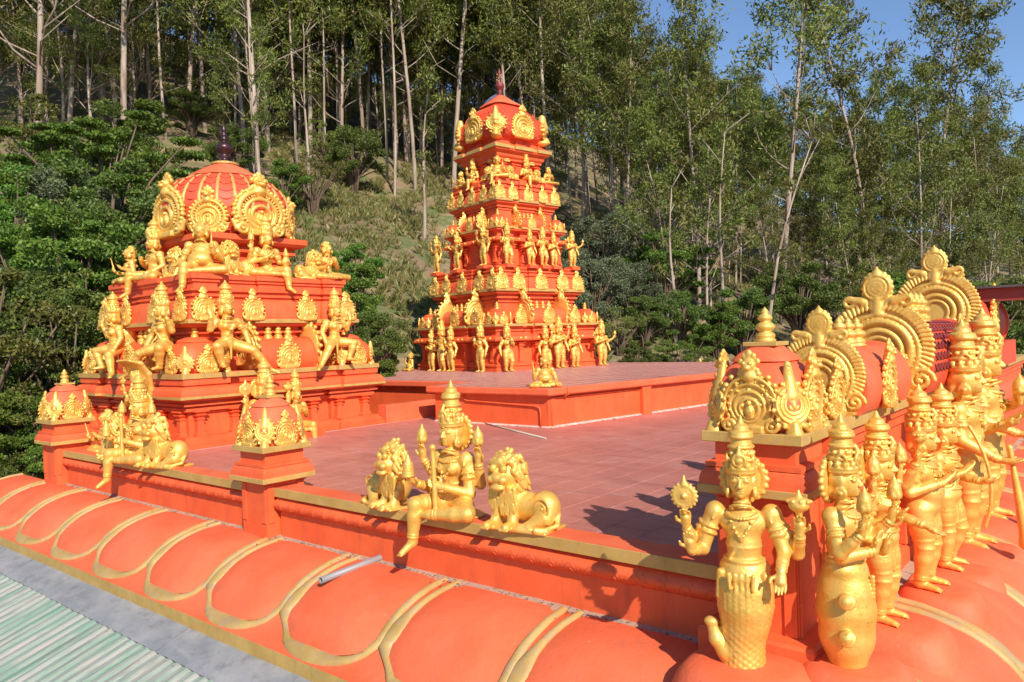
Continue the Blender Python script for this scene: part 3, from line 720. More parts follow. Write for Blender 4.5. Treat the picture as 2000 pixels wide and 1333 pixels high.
# low wall between the domed shrine and the platform
lw = tag(bevel(MB().box(-10.98, -10.74, 9.35, 10.75, -6, .33).ob('low_wall', ORANGEP), .01), 'low faded orange wall between domed shrine and raised platform', 'wall')
st = MB().tube([on_z(925, 822, .012), on_z(1066, 857, .012)], .016, 7).ob('bamboo_stick', WOOD, smooth=True); tag(st, 'thin pale stick lying on red tiles before the platform', 'stick')

# ------------------------------------------------------------------ petal eaves
EAVE = [(0, -.43), (.12, -.433), (.26, -.445), (.42, -.478), (.57, -.53), (.69, -.60), (.79, -.685), (.87, -.765), (.95, -.82), (1.03, -.85), (1.08, -.86)]
def eave_at(t):
    f = min(max(t, 0), 1)*(len(EAVE)-1); i = min(int(f), len(EAVE)-2); k = f-i
    p = Vector(EAVE[i]).lerp(Vector(EAVE[i+1]), k)
    d = (Vector(EAVE[min(i+2, len(EAVE)-1)])-Vector(EAVE[max(i-1, 0)])).normalized(); n = Vector((-d.y, d.x))
    if n.y < 0: n = -n
    return p, n
def eave_map(kind):
    if kind == 'front': return lambda x, o, z: (x, YP-o, z)
    if kind == 'right': return lambda x, o, z: (XC+o, x, z)
    return lambda x, o, z: (XL-o, x, z)
def petal_mesh(w, mp, x0):
    nx, nt = 20, 16; V = []; Fc = []
    for j in range(nt+1):
        for i in range(nx+1):
            s = -1+2*i/nx; tm_ = .80-.17*abs(s)**3.2
            t = tm_*(.09+.91*j/nt)
            p, n = eave_at(t)
            h = .052*(1-abs(s)**3)*min(1, .25+2.2*(j/nt))*(1-.75*max(0, (j/nt-.86)/.14)**2)+.006
            xx = x0+s*w*(.405+.035*min(1, t*1.3))
            q = p+n*h; V.append(mp(xx, q.x, q.y))
    for j in range(nt):
        for i in range(nx): a = j*(nx+1)+i; Fc.append((a, a+1, a+nx+2, a+nx+1))
    return new_mesh('petal', V, Fc, True)
def band_mesh(w, mp, x0, seed):
    path = []; rnd = random.Random(seed)
    def edge(s, f):
        tm_ = .80-.17*abs(s)**3.2; t = tm_*f; p, n = eave_at(t); return x0+s*w*(.42+.04*min(1, t*1.3)), p, n, t
    for k in range(15): path.append((*edge(-1.04, .08+.92*k/14), .028+.052*math.exp(-((k-12.2)/3.2)**2)))
    for k in range(1, 14):
        s = -1.04+2.08*k/14; path.append((*edge(s, 1.02+.05*math.sin(math.pi*k/14)-.05*math.exp(-((s+.80)/.14)**2)), .026+.055*math.exp(-((s-.02)/.52)**2)))
    for k in range(15): path.append((*edge(1.04, .98-.90*k/14), .046-.016*(k/14)**.6))
    P3 = [np.array(mp(x, p.x+n.x*.012, p.y+n.y*.012)) for x, p, n, t, r in path]; N3 = [np.array(mp(0, n.x, n.y))-np.array(mp(0, 0, 0)) for x, p, n, t, r in path]
    V = []; Fc = []; m = 7
    for i in range(len(P3)):
        d = nrm(P3[min(i+1, len(P3)-1)]-P3[max(i-1, 0)]); n = nrm(N3[i]-d*np.dot(N3[i], d)); l = np.cross(d, n); r = path[i][4]
        for k in range(m):
            a = math.pi*k/(m-1); V.append(P3[i]+l*r*math.cos(a)*rnd.uniform(.97, 1.03)+n*(.028*math.sin(a)-.010))
    for i in range(len(P3)-1):
        for k in range(m-1): a = i*m+k; Fc.append((a, a+1, a+m+1, a+m))
    return new_mesh('band', V, Fc, True)
def eave(kind, xs, x_a, x_b, label, seed):
    mp = eave_map(kind); root = empty('petal_eave', mp((x_a+x_b)/2, 0, -.43)); tag(root, label, 'eave')
    inv_ = Matrix.Translation(root.location).inverted()
    def put(o): o.parent = root; o.matrix_parent_inverse = inv_; return o
    V = []; Fc = []; n = 40
    for o_, z in EAVE:
        for j in range(n+1):
            if kind == 'front': a, b = XL-o_, XC+o_
            elif kind == 'right': a, b = YP-o_, x_b
            else: a, b = YP-o_, x_b
            V.append(mp(a+(b-a)*j/n, o_, z))
    for i in range(len(EAVE)-1):
        for j in range(n): a = i*(n+1)+j; Fc.append((a, a+1, a+n+2, a+n+1))
    put(ob('eave_shell', new_mesh('eave_shell', V, Fc, True), ORANGEP))
    lo_ = 1.08
    A, B = (XL-lo_, XC+lo_) if kind == 'front' else (YP-lo_, x_b)
    fb = [mp(A, lo_+.004, -.862), mp(B, lo_+.004, -.862), mp(B, lo_+.004, -.972), mp(A, lo_+.004, -.972), mp(A, lo_-.3, -.972), mp(B, lo_-.3, -.972), mp(A, lo_-.02, -.858), mp(B, lo_-.02, -.858)]
    put(ob('fascia', new_mesh('fascia', fb, [(0, 1, 2, 3), (3, 2, 5, 4), (6, 7, 1, 0)]), GOLDB))
    for i in range(len(xs)-1):
        w = xs[i+1]-xs[i]; c = (xs[i]+xs[i+1])/2
        p = put(ob('petal', petal_mesh(w, mp, c), ORANGEP)); b = ob('gold_border', band_mesh(w, mp, c, seed+i), GOLDW, p)
    mm = MB(); rr = random.Random(seed); 
    L0, L1 = (XL, XC) if kind == 'front' else (YP, x_b)
    k = int((L1-L0)/.12)
    for j in range(k):
        a = L0+(L1-L0)*j/k; b = L0+(L1-L0)*(j+1)/k; wd = rr.uniform(.08, .15)
        mm.add([mp(a, -.03, -.405), mp(b, -.03, -.405), mp(b, wd, -.424), mp(a, wd*rr.uniform(.8, 1.1), -.424)], [(0, 1, 2, 3)])
    put(mm.ob('mortar_seam', MORTAR, smooth=True)); return root
PX = [-13.85, -12.6, -11.38, -10.2, -9.02, -7.82, -6.64, -5.46, -4.22, -3.05, -1.86]
eave('front', PX, XL, XC, 'long curved orange eave of gold-edged petals below the front parapet', 5)
eave('right', [4.55+1.16*i for i in range(10)], YP, 15.5, 'curved orange petal eave under the row of statues at right', 40)
eave('left', [4.6, 5.8], YP, 12, 'far left return of the orange petal eave behind corner post', 70)

# ------------------------------------------------------------------ parapets
def parapet(x0, x1, label, seed):
    r = empty('parapet_wall', ((x0+x1)/2, YP, -.43)); tag(r, label, 'parapet'); iv = Matrix.Translation(r.location).inverted()
    def put(o): o.parent = r; o.matrix_parent_inverse = iv; return o
    put(MB().box(x0, x1, YP-.02, 4.52, -.5, -.006).ob('wall', ORANGE))
    pr = [(YP-.02, -.165)]+[(YP-.022-.075*math.sin(math.pi*t/10)**.8, -.165+.155*t/10) for t in range(1, 10)]+[(YP-.02, -.008)]
    V = [(x, y, z) for x in (x0, x1) for y, z in pr]; n = len(pr)
    put(ob('moulding', new_mesh('moulding', V, [(i, n+i, n+i+1, i+1) for i in range(n-1)], True), ORANGE))
    put(bevel(MB().box(x0, x1, YP-.085, 4.545, -.004, .083).ob('coping', ORANGEP), .006))
    put(bevel(MB().box(x0+.002, x1-.002, YP-.09, YP-.078, -.003, .0835).ob('gold_band', GOLDB), .002))
    sc = MB(); k = int((x1-x0)/.17)
    for j in range(k):
        c = x0+(j+.5)*(x1-x0)/k
        for rr in (.075, .05, .026):
            P = []
            for i in range(9):
                a = math.pi*i/8; zz = -.158+rr*1.75*math.sin(a); t = (zz+.165)/.155*10
                yy = YP-.022-.075*max(math.sin(math.pi*min(max(t, 0), 10)/10), 0)**.8; P.append((c+rr*math.cos(a), yy-.001, zz))
            sc.tube(P, .0026, 5)
    put(sc.ob('scallop_relief', ORANGE, smooth=True))
parapet(-12.03, -7.17, 'orange parapet with gold coping left of the middle post', 1)
parapet(-6.64, -1.90, 'orange parapet with gold coping under seated goddess and two lions', 2)

# ------------------------------------------------------------------ domed posts
def post(cx, cy, z0, zs, h, label, vox, key):
    """z0 foot, zs underside of the gold slab under the dome"""
    r = empty('domed_post', (cx, cy, z0)); tag(r, label, 'post', 'domed posts of the parapet'); H = zs-z0
    def P(prof): return sweep(prof, lambda d: sq(h, d))
    s = MB().rings(P(([(.05, 0), (.05, .12), (.035, .14)] if key == 'bigarch' else [(-.055, 0)])+[(-.055, .15), (-.055, H-.33), (-.03, H-.32), (-.03, H-.30)])); smooth_angle(s.ob('shaft', ORANGE, r), 30)
    bevel(MB().rings(P([(.03, H-.30), (.035, H-.298), (.035, H-.252), (.03, H-.25)])).ob('gold_band', GOLDB, r), .002)
    smooth_angle(MB().rings(P([(.028, H-.25)]+arc(.026, H-.245, -.02, H-.15, 6)+[(-.005, H-.148), (-.005, H-.12), (-.05, H-.115), (-.05, H-.001)])).ob('cornice', ORANGE, r), 35)
    for sx, sy, a in SIDES:
        for k in (-1, 1):
            o = MB().box(-.035, .035, -.012, .01, .15, H-.335).ob('pilaster_strip', ORANGE, r, loc=(sx*(h-.055)+(k*(h-.10) if sx == 0 else 0), sy*(h-.055)+(k*(h-.10) if sy == 0 else 0), 0), rot=(0, 0, a))
    kuta_dome(r, H, h, .46*h/.28, key, vox, .21, m=ORANGEP, archw=1.22 if key == 'bigarch' else .95)
    return r
post(-6.90, 4.43, -.42, .44, .275, 'middle domed post with gold arches between the two parapets', .018, 'postarch')
post(-12.30, 4.43, -.42, .47, .29, 'far left domed corner post at end of the parapet', .018, 'postarch')
post(-1.67, 4.44, -.37, .86, .285, 'nearest domed corner post with large gold arches behind fish-tailed statues', .012, 'bigarch')

# ------------------------------------------------------------------ metal roof in the foreground
rf = empty('corrugated_roof', (-7, 2.5, -1.2)); tag(rf, 'weathered pale green corrugated metal roof at lower left', 'roof'); iv = Matrix.Translation(rf.location).inverted()
SL = .322; RZ0 = -1.02
def rz(y): return RZ0-SL*(3.3-y)
rnd = random.Random(4)
for k in range(14):
    x0 = -16.4+k*.98; V = []; Fc = []; n = 14
    for j, y in enumerate((3.12, 2.4, 1.6, .2)):
        for i in range(n*4+1):
            xx = x0+1.02*i/(n*4); ph = (i/4) % 2; 
            zz = .022*(1 if ph < .62 else (1-(ph-.62)/.3 if ph < .92 else (0 if ph < 1.66 else (ph-1.66)/.34)))
            V.append((xx, y, rz(y)+zz+.003*(k % 2)))
    m = n*4+1
    for j in range(3):
        for i in range(n*4): Fc.append((j*m+i, j*m+i+1, (j+1)*m+i+1, (j+1)*m+i))
    o = ob('roof_sheet', new_mesh('roof_sheet', V, Fc), GREENSH, rf); o.matrix_parent_inverse = iv
    scw = MB()
    for yy in (2.95, 2.1, 1.3):
        for i in range(5): xx = x0+.03+i*.1457*1.0; zz = rz(yy)+.022; scw.add([(xx+.011*math.cos(a_), yy+.011*math.sin(a_), zz+h_) for h_ in (0, .008) for a_ in [k_*math.pi/3 for k_ in range(6)]], [(6, 7, 8, 9, 10, 11)]+[(q, (q+1) % 6, 6+(q+1) % 6, 6+q) for q in range(6)])
    sw = scw.ob('screws', FLASH, o); sw['kind'] = 'stuff'
fl = empty('roof_flashing', (-7, 3.2, -1)); tag(fl, 'grey metal flashing strip between petal eave and green roof', 'flashing'); iv = Matrix.Translation(fl.location).inverted()
xs = [-15.6]
while xs[-1] < -1: xs.append(xs[-1]+rnd.uniform(1.0, 1.35))
for i in range(len(xs)-1):
    b = MB(); V = []; n = 12; 
    for y, dz in ((3.33, .075), (3.26, .052), (3.16, .045), (3.0, .036), (2.99, .026)):
        for j in range(n+1): V.append((xs[i]+(xs[i+1]-xs[i]+.02)*j/n, y+rnd.uniform(-.004, .004), rz(y)+dz+rnd.uniform(-.003, .003)+.002*(i % 2)))
    Fc = [(a*(n+1)+j, a*(n+1)+j+1, (a+1)*(n+1)+j+1, (a+1)*(n+1)+j) for a in range(4) for j in range(n)]
    o = ob('flashing_piece', new_mesh('flashing_piece', V, Fc, True), FLASH, fl); o.matrix_parent_inverse = iv
pp = MB(); a = on_z(740, 1090, -.39); a.y = 4.38; b = Vector((a.x-.02, 3.72, -.43)); d = (b-a)
pp.rings([[tuple(c+Vector((math.cos(t)*r, 0, math.sin(t)*r))) for t in [2*math.pi*k/14 for k in range(14)]] for c, r in ((a, .028), (b, .028), (b, .023), (b-d*.3, .023))], cap=False)
tag(pp.ob('drain_pipe', PVC, smooth=True), 'grey plastic drain pipe jutting from parapet foot over a petal', 'pipe')
# ------------------------------------------------------------------ shrine towers
class Tower:
    def __init__(s, name, loc, rz, label):
        s.r = empty(name, loc, rz); tag(s.r, label, 'shrine'); s.z0 = loc[2]
    def tier(s, name, h, prof, m=None, e=.05, flat=False, sm=35):
        pl = (lambda d: sq(h, d)) if flat else (lambda d: plan(h, d, e))
        o = MB().rings(sweep([(d, z-s.z0) for d, z in prof], pl)).ob(name, m or ORANGE, s.r); return smooth_angle(o, sm)
    def gold(s, h, z0, z1, e=.05, over=.012):
        return s.tier('gold_band', h, [(-.03, z0), (over, z0), (over, z1), (-.03, z1)], GOLDB, e)
    def pilasters(s, h, z0, z1, w, ts, sides=(0, 1, 2, 3), e=.05):
        H = z1-z0
        key = ('pil', round(H, 3), w)
        if key not in _cache:
            b = MB(); 
            b.rings([[(x*a*w/2, y*bb*w/2, z*H) for x, y in ((-1, -1), (1, -1), (1, .6), (-1, .6))] for a, bb, z in ((1.25, 1.2, 0), (1.25, 1.2, .10), (.95, .95, .13), (.82, .85, .55), (.82, .85, .62), (1.05, 1.05, .64), (1.05, 1.05, .68), (.8, .8, .70), (.85, .85, .74), (1.35, 1.3, .80), (1.45, 1.4, .84), (.95, .95, .87), (1.1, 1.1, .90), (1.75, 1.6, .95), (1.75, 1.6, 1.0))])
            _cache[key] = b.mesh('pilaster')
        for k in sides:
            sx, sy, a = SIDES[k]
            for t in ts:
                dd = h-(e if h*.30 < abs(t) < h*.52 else 0)
                ob('pilaster', _cache[key], ORANGE, s.r, (sx*dd+(-sy)*t, sy*dd+sx*t, z0-s.z0), (0, 0, a))
    def plaques(s, h, z, size, ts, key, vox, sides=(0, 1, 2, 3), tilt=0, wid=1.0, name='arch_plaque', mesh=None):
        for k in sides:
            sx, sy, a = SIDES[k]
            for t in ts:
                o = ob(name, mesh or arch_mesh(key, vox), GOLD, s.r, (sx*h+(-sy)*t, sy*h+sx*t, z-s.z0), (0, 0, a), (size*wid, size*wid, size))
                o.rotation_euler = (Matrix.Rotation(a, 3, 'Z') @ Matrix.Rotation(-tilt, 3, 'X')).to_euler()
    def studs(s, h, z, r, ts, sides=(0, 1)):
        key = ('stud', r)
        if key not in _cache: _cache[key] = MB().lathe([(0, -r), (r*.7, -r*.7), (r, 0), (r*.7, r*.7), (0, r)], 8).mesh('stud', True)
        for k in sides:
            sx, sy, a = SIDES[k]
            for t in ts: ob('stud', _cache[key], GOLD, s.r, (sx*h+(-sy)*t, sy*h+sx*t, z-s.z0))
    def kuta(s, x, y, z, h, H, fin, key, vox, leafs=True, plq=True):
        d = MB()
        zb = z-s.z0
        d.rings([[(px, py, zz) for px, py in rsq(r, 24, 6 if i < 6 else 3.5)] for i, (r, zz) in enumerate(dome_prof(h*.9, 0, H))])
        d.rings([[(px, py, zz) for px, py in rsq(r, 24, 4)] for r, zz in ((h*.48, H*.84), (h*.58, H*.86), (h*.5, H*.93), (h*.28, H*1.0))])
        o = smooth_angle(d.ob('corner_shrine', ORANGE, s.r, loc=(x, y, zb)), 50)
        ob('finial', finial_mesh(), GOLD, o, (0, 0, H*.99), scale=(fin, fin, fin))
        if plq:
            for sx, sy, a in SIDES: ob('arch_plaque', arch_mesh(key, vox), GOLD, o, (sx*h*.93, sy*h*.93, 0), (0, 0, a), (h*.85, h*.85, h*.78))
        if leafs:
            for sx, sy, a in DIAG: ob('corner_leaf', leaf_mesh(key+'l', vox*1.2), GOLD, o, (sx*h*.82, sy*h*.82, 0), (0, 0, a), (h*1.2, h*1.2, h*1.05))
        return o
    def sala(s, x, y, z, L, rad, along, key, vox, fins=3, gab=1.25, mid=.7):
        """barrel vault with its ridge along the face; horseshoe plaques at both ends"""
        b = MB(); n = 18; prof = []
        for i in range(n+1):
            a = R_(-32+244*i/n); prof.append((rad*math.cos(a), rad*.62+rad*math.sin(a)*1.05))
        prof = [(rad*.8, 0)]+prof+[(-rad*.8, 0)]
        for xx, sc in ((-L/2, 1.07), (-L/2+.05, 1.07), (-L/2+.06, 1), (0, 1), (L/2-.06, 1), (L/2-.05, 1.07), (L/2, 1.07)): b.v += [(xx, py*sc, pz*sc) for py, pz in prof]
        m = len(prof)
        for i in range(6):
            for j in range(m-1): b.f.append((i*m+j, (i+1)*m+j, (i+1)*m+j+1, i*m+j+1))
        b.f.append(tuple(range(m-1, -1, -1))); b.f.append(tuple(6*m+j for j in range(m)))
        o = smooth_angle(b.ob('barrel_shrine', ORANGE, s.r, loc=(x, y, z-s.z0), rot=(0, 0, along)), 40)
        for sx in (-1, 1): ob('end_gable', arch_mesh(key, vox, 1), GOLD, o, (sx*(L/2+.02), 0, 0), (0, 0, sx*math.pi/2), rad*2*gab*.95)
        if mid: ob('arch_plaque', arch_mesh(key, vox), GOLD, o, (0, -rad*.98, 0), (0, 0, 0), rad*2*mid)
        for i in range(fins): ob('finial', finial_mesh(), GOLD, o, ((i-(fins-1)/2)*L*.17, 0, rad*1.64), scale=rad*.8)
        return o
KALASH = [(0, 0), (.5, 0), (.5, .03), (.28, .07), (.22, .12), (.34, .16), (.24, .2), (.3, .24), (.48, .31), (.52, .37), (.48, .43), (.3, .50), (.16, .53), (.30, .56), (.32, .59), (.15, .62), (.24, .66), (.25, .69), (.12, .73), (.16, .77), (.19, .81), (.12, .89), (.03, .98), (0, 1)]
# ---- domed shrine at left
v = Tower('domed_shrine', (-12.78, 7.42, 0), 0, 'large orange tiered shrine with round ribbed dome at left')
v.tier('plinth', 1.90, [(.07, -.2), (.07, .05), (.03, .06), (.03, .10), (-.02, .13), (-.02, .17)])
v.tier('wall', 1.74, [(0, .15), (0, .56)], e=.10)
v.pilasters(1.78, .17, .56, .13, (-1.6, -1.02, -.46, .46, 1.02, 1.6), e=.10)
v.tier('entablature', 1.74, [(.0, .54), (.08, .55), (.08, .60), (.05, .605), (.05, .63), (.13, .635), (.13, .67), (.10, .675), (.10, .70), (.20, .72), (.22, .745)], e=.10, sm=20)
v.gold(1.97, .745, .785, e=.10)
v.tier('kapota', 1.97, [(0, .786)]+arc(0, .79, -.12, .93, 6)+[(-.12, .95), (-.09, .955), (-.09, 1.05)], e=.10, sm=25)
v.gold(1.89, 1.05, 1.125, e=.08)
v.tier('ledge', 1.87, [(0, 1.10), (0, 1.128)], e=.08)
v.tier('wall', 1.38, [(0, 1.12), (0, 1.62), (.04, 1.63), (.04, 1.67), (.02, 1.68), (.02, 1.72), (.10, 1.74), (.10, 1.78), (.06, 1.79), (.06, 1.83), (.20, 1.85), (.22, 1.90)], e=.08, sm=20)
v.gold(1.645, 1.90, 1.965, e=.06)
v.tier('kapota', 1.63, [(0, 1.965)]+arc(0, 1.97, -.16, 2.30, 8)+[(-.16, 2.33), (-.12, 2.335), (-.12, 2.37), (-.15, 2.375), (-.15, 2.41), (-.10, 2.42), (-.10, 2.45), (-.19, 2.46), (-.19, 2.56), (-.16, 2.57), (-.16, 2.61), (-.13, 2.62), (-.13, 2.70)], e=.06, sm=20)
v.tier('neck', .74, [(0, 2.69), (0, 3.02), (.05, 3.03), (.05, 3.08), (.02, 3.09), (.02, 3.14), (.12, 3.17), (.12, 3.22), (.09, 3.23), (.09, 3.27), (.23, 3.31), (.28, 3.36), (.28, 3.45), (.27, 3.455)], e=.07, sm=20)
v.pilasters(.76, 2.72, 3.03, .11, (-.66, -.22, .22, .66), e=.07)
dp = [(.92, 3.45), (.96, 3.50), (1.04, 3.62), (1.12, 3.80), (1.15, 3.96), (1.12, 4.14), (1.02, 4.32), (.85, 4.48), (.66, 4.58), (.56, 4.605)]
smooth_angle(MB().lathe(dp, 64).ob('dome', RED, v.r), 60)
capn = 64; cp = []
for r, z, am in ((.54, 4.59, .0), (.62, 4.60, .06), (.60, 4.63, .05), (.50, 4.70, .03), (.36, 4.79, .0), (.24, 4.84, 0), (.20, 4.87, 0)):
    cp.append([((r*(1+am*abs(math.sin(6*a)))*math.cos(a)), (r*(1+am*abs(math.sin(6*a)))*math.sin(a)), z) for a in [2*math.pi*j/capn for j in range(capn)]])
smooth_angle(MB().rings(cp).ob('lotus_cap', ORANGEP, v.r), 50)
MB().lathe([(.17, 4.86), (.24, 4.865), (.24, 4.90), (.17, 4.905)], 24).ob('gold_collar', GOLDB, v.r)
ob('finial', MB().lathe([(r*.30, z*.76) for r, z in KALASH], 24).mesh('finial', True), COPPER, v.r, (0, 0, 4.90))
for k in range(24):
    a0 = 2*math.pi*(k+.5)/24; V = []; Fc = []
    for i, (r, z) in enumerate(dp[1:-1]):
        for t in (-1, -.5, .5, 1):
            a = a0+t*.032/r*(.55+.45*r); rr = r+(.022 if abs(t) < 1 else -.01); V.append((rr*math.cos(a), rr*math.sin(a), z))
    for i in range(len(dp)-3):
        for j in range(3): q = i*4+j; Fc.append((q, q+1, q+5, q+4))
    ob('dome_rib', new_mesh('dome_rib', V, Fc, True), GOLDB, v.r)
sc = MB()
for k in range(24):     # carved scallops between the ribs
    a0 = 2*math.pi*k/24
    for i in range(9):
        t = .06+.1*i; f = t*(len(dp)-2); q = int(f); w = f-q; r = dp[q][0]*(1-w)+dp[q+1][0]*w+.012; z = dp[q][1]*(1-w)+dp[q+1][1]*w
        sc.tube([((r-.03*abs(x))*math.cos(a0+x*.10), (r-.03*abs(x))*math.sin(a0+x*.10), z+.035*x*x) for x in (-1, -.5, 0, .5, 1)], .014, 4)
o = sc.ob('scallop_relief', RED, v.r, smooth=True); o['kind'] = 'stuff'
for k in range(4):
    sx, sy, a = SIDES[k]
    o = ob('dome_gable', arch_mesh('domeg', .014, 1, 27, True, 3), GOLD, v.r, (sx*1.08, sy*1.08, 3.44), (0, 0, a), (.96, 1.0, .82))
    sx, sy, a = DIAG[k]
    o = ob('dome_gable', arch_mesh('domeg2', .018, 1, 21, True, 3), GOLD, v.r, (sx*.79, sy*.79, 3.45), (0, 0, a), (.62, .8, .60))
v.plaques(1.66, 1.935, .40, (-1.38, -.52, .52, 1.38), 'small', .034, tilt=.1, wid=1.0)
v.plaques(1.99, 1.12, .0001, (), 'small', .03)
for sx in (-1, 1):
    for sy in (-1, 1): v.kuta(sx*1.46, sy*1.46, 1.125, .42, .56, .20, 'kuta', .024)
for k in range(4):
    sx, sy, a = SIDES[k]; v.sala(sx*1.52, sy*1.52, 1.125, 1.15, .31, a, 'kuta', .024, gab=1.28)
# ---- tall tower on the platform
TR = R_(-11.9)
t = Tower('tall_tower', (-13.96, 16.86, PZ), TR, 'tall orange tiered tower with square dome behind the raised platform')
t.tier('plinth', 1.86, [(.05, .6), (.05, .74), (.02, .75), (.02, .79), (.05, .80), (.05, .84), (0, .86), (0, .90)], sm=20)
t.tier('wall', 1.78, [(0, .88), (0, 1.42)], e=.09)
t.pilasters(1.80, .90, 1.42, .13, (-1.66, -1.02, -.46, .46, 1.02, 1.66), (0, 1, 2, 3), e=.09)
t.tier('cornice', 1.80, [(0, 1.38), (.03, 1.39), (.03, 1.42), (.0, 1.425), (.10, 1.44), (.18, 1.455), (.19, 1.48)]+arc(.19, 1.48, .05, 1.60, 5)+[(.0, 1.605), (.0, 1.70), (.04, 1.71), (.04, 1.75), (.02, 1.755), (.02, 1.78), (.09, 1.80), (.10, 1.83)], e=.09, sm=20)
t.studs(1.96, 1.52, .045, (-1.75, -1.55, -1.12, -.95, -.5, -.3, .3, .5, .95, 1.12, 1.55, 1.75))
t.gold(1.935, 1.835, 1.90, e=.07)
t.tier('ledge', 1.92, [(0, 1.86), (0, 1.902)], e=.07)
t.tier('wall', 1.36, [(0, 1.90), (0, 2.48), (.04, 2.49), (.04, 2.53), (.01, 2.54), (.01, 2.58), (.10, 2.60), (.10, 2.64), (.06, 2.65), (.06, 2.68), (.18, 2.72), (.20, 2.78)], e=.06, sm=20)
t.gold(1.60, 2.785, 2.86, e=.05)
t.tier('kapota', 1.60, [(0, 2.86)]+arc(0, 2.865, -.14, 3.18, 8)+[(-.14, 3.20), (-.10, 3.205), (-.10, 3.25), (-.13, 3.255), (-.13, 3.30), (-.09, 3.31), (-.09, 3.35), (-.16, 3.36), (-.12, 3.41), (-.12, 3.45)], e=.05, sm=20)
t.plaques(1.60, 2.83, .44, (-1.38, -.80, -.0001, .80, 1.38), 'small', .034, tilt=.12)
t.tier('wall', 1.13, [(.04, 3.44), (.04, 3.52), (.01, 3.53), (.04, 3.54), (.04, 3.59), (0, 3.60), (0, 4.10), (.03, 4.11), (.03, 4.14), (.10, 4.16), (.16, 4.18), (.16, 4.20)]+arc(.16, 4.20, .04, 4.30, 5)+[(0, 4.305), (0, 4.40), (.03, 4.41), (.03, 4.44), (.12, 4.47), (.13, 4.52)], e=.10, sm=20)
t.pilasters(1.15, 3.60, 4.10, .11, (-1.04, -.66, -.30, .30, .66, 1.04), (0, 1, 2, 3), e=.10)
t.studs(1.28, 4.235, .035, (-1.15, -1.0, -.7, -.5, -.2, .2, .5, .7, 1.0, 1.15))
t.gold(1.28, 4.52, 4.575, e=.08)
t.tier('ledge', 1.27, [(0, 4.55), (0, 4.578)], e=.08)
t.tier('wall', .98, [(0, 4.57), (0, 5.05), (.03, 5.06), (.03, 5.10), (0, 5.11), (.07, 5.13), (.07, 5.17), (.05, 5.18), (.15, 5.24), (.16, 5.29)], e=.05, sm=20)
t.gold(1.165, 5.29, 5.355, e=.05)
t.tier('kapota', 1.165, [(0, 5.355)]+arc(0, 5.36, -.11, 5.64, 7)+[(-.11, 5.66), (-.07, 5.665), (-.07, 5.71), (-.10, 5.715), (-.10, 5.77), (-.06, 5.78), (-.06, 5.83), (-.11, 5.84), (-.11, 5.93)], e=.05, sm=20)
t.plaques(1.165, 5.33, .38, (-1.0, -.55, 0, .55, 1.0), 'small', .034, tilt=.12, wid=.9)
t.tier('neck', .72, [(0, 5.92), (0, 6.40), (.03, 6.41), (.03, 6.45), (.01, 6.46), (.09, 6.50), (.09, 6.55), (.14, 6.60), (.16, 6.68), (.26, 6.74), (.29, 6.80)], e=.10, sm=20)
t.pilasters(.75, 5.95, 6.42, .12, (-.62, -.22, .22, .62), e=.10)
t.plaques(.80, 6.46, .22, (-.45, .45), 'small', .034)
t.gold(1.02, 6.79, 6.88, e=.06)
t.tier('eave', 1.0, [(0, 6.87), (0, 6.89), (-.14, 6.98), (-.18, 7.02), (-.18, 7.08), (-.14, 7.09), (-.14, 7.13), (-.2, 7.14)], e=.06, sm=20)
dd = [(.84, 7.12), (.94, 7.20), (.99, 7.32), (.99, 7.48), (.92, 7.68), (.78, 7.90), (.58, 8.10), (.38, 8.26)]
smooth_angle(MB().rings([[(x, y, z-PZ) for x, y in rsq(r, 40, 8 if i < 5 else 5)] for i, (r, z) in enumerate(dd)]).ob('square_dome', RED, t.r), 45)
ds = MB()
for k in range(4):      # diamond net carved on the dome
    sx, sy, a = SIDES[k]; M4 = Matrix.Rotation(a, 4, 'Z')
    def dpt(w, f):
        q = min(int(f), len(dd)-2); c = f-q; r = dd[q][0]*(1-c)+dd[q+1][0]*c; z = dd[q][1]*(1-c)+dd[q+1][1]*c; return M4 @ Vector((w*r*.9, -r-.004, z-PZ))
    for i in range(-7, 8):
        for s_ in (-1, 1):
            P = [dpt(i*.22+s_*.22*(f-1), f) for f in np.arange(1, 6.6, .5) if abs(i*.22+s_*.22*(f-1)) < 1]
            if len(P) > 1: ds.tube(P, .009, 4)
o = ds.ob('diamond_relief', RED, t.r); o['kind'] = 'stuff'
cp = []
for r, z, am in ((.36, 8.24, 0), (.50, 8.24, .05), (.49, 8.28, .05), (.36, 8.38, .03), (.22, 8.50, 0), (.13, 8.58, 0)):
    cp.append([(x*(1+am*abs(math.sin(10*j))), y*(1+am*abs(math.sin(10*j))), z-PZ) for j, (x, y) in enumerate(rsq(r, 40, 4))])
smooth_angle(MB().rings(cp).ob('lotus_cap', ORANGEP, t.r), 50)
ob('finial', MB().lathe([(r*.26, z*.86) for r, z in KALASH], 20).mesh('finial', True), MAROON, t.r, (0, 0, 8.56-PZ))
for k in range(4):
    sx, sy, a = SIDES[k]; ob('dome_gable', arch_mesh('domeg2', .018, 1, 21, True, 3), GOLD, t.r, (sx*.99, sy*.99, 7.12-PZ), (0, 0, a), (.76, .8, .70))
    sx, sy, a = DIAG[k]; ob('corner_leaf', leaf_mesh('towl', .022), GOLD, t.r, (sx*.88, sy*.88, 7.14-PZ), (0, 0, a), (1.15, 1.5, .84))
for sx in (-1, 1):
    for sy in (-1, 1):
        t.kuta(sx*1.60, sy*1.60, 1.90, .31, .40, .20, 'small', .034); t.kuta(sx*1.06, sy*1.06, 4.575, .22, .32, .17, 'small', .034)
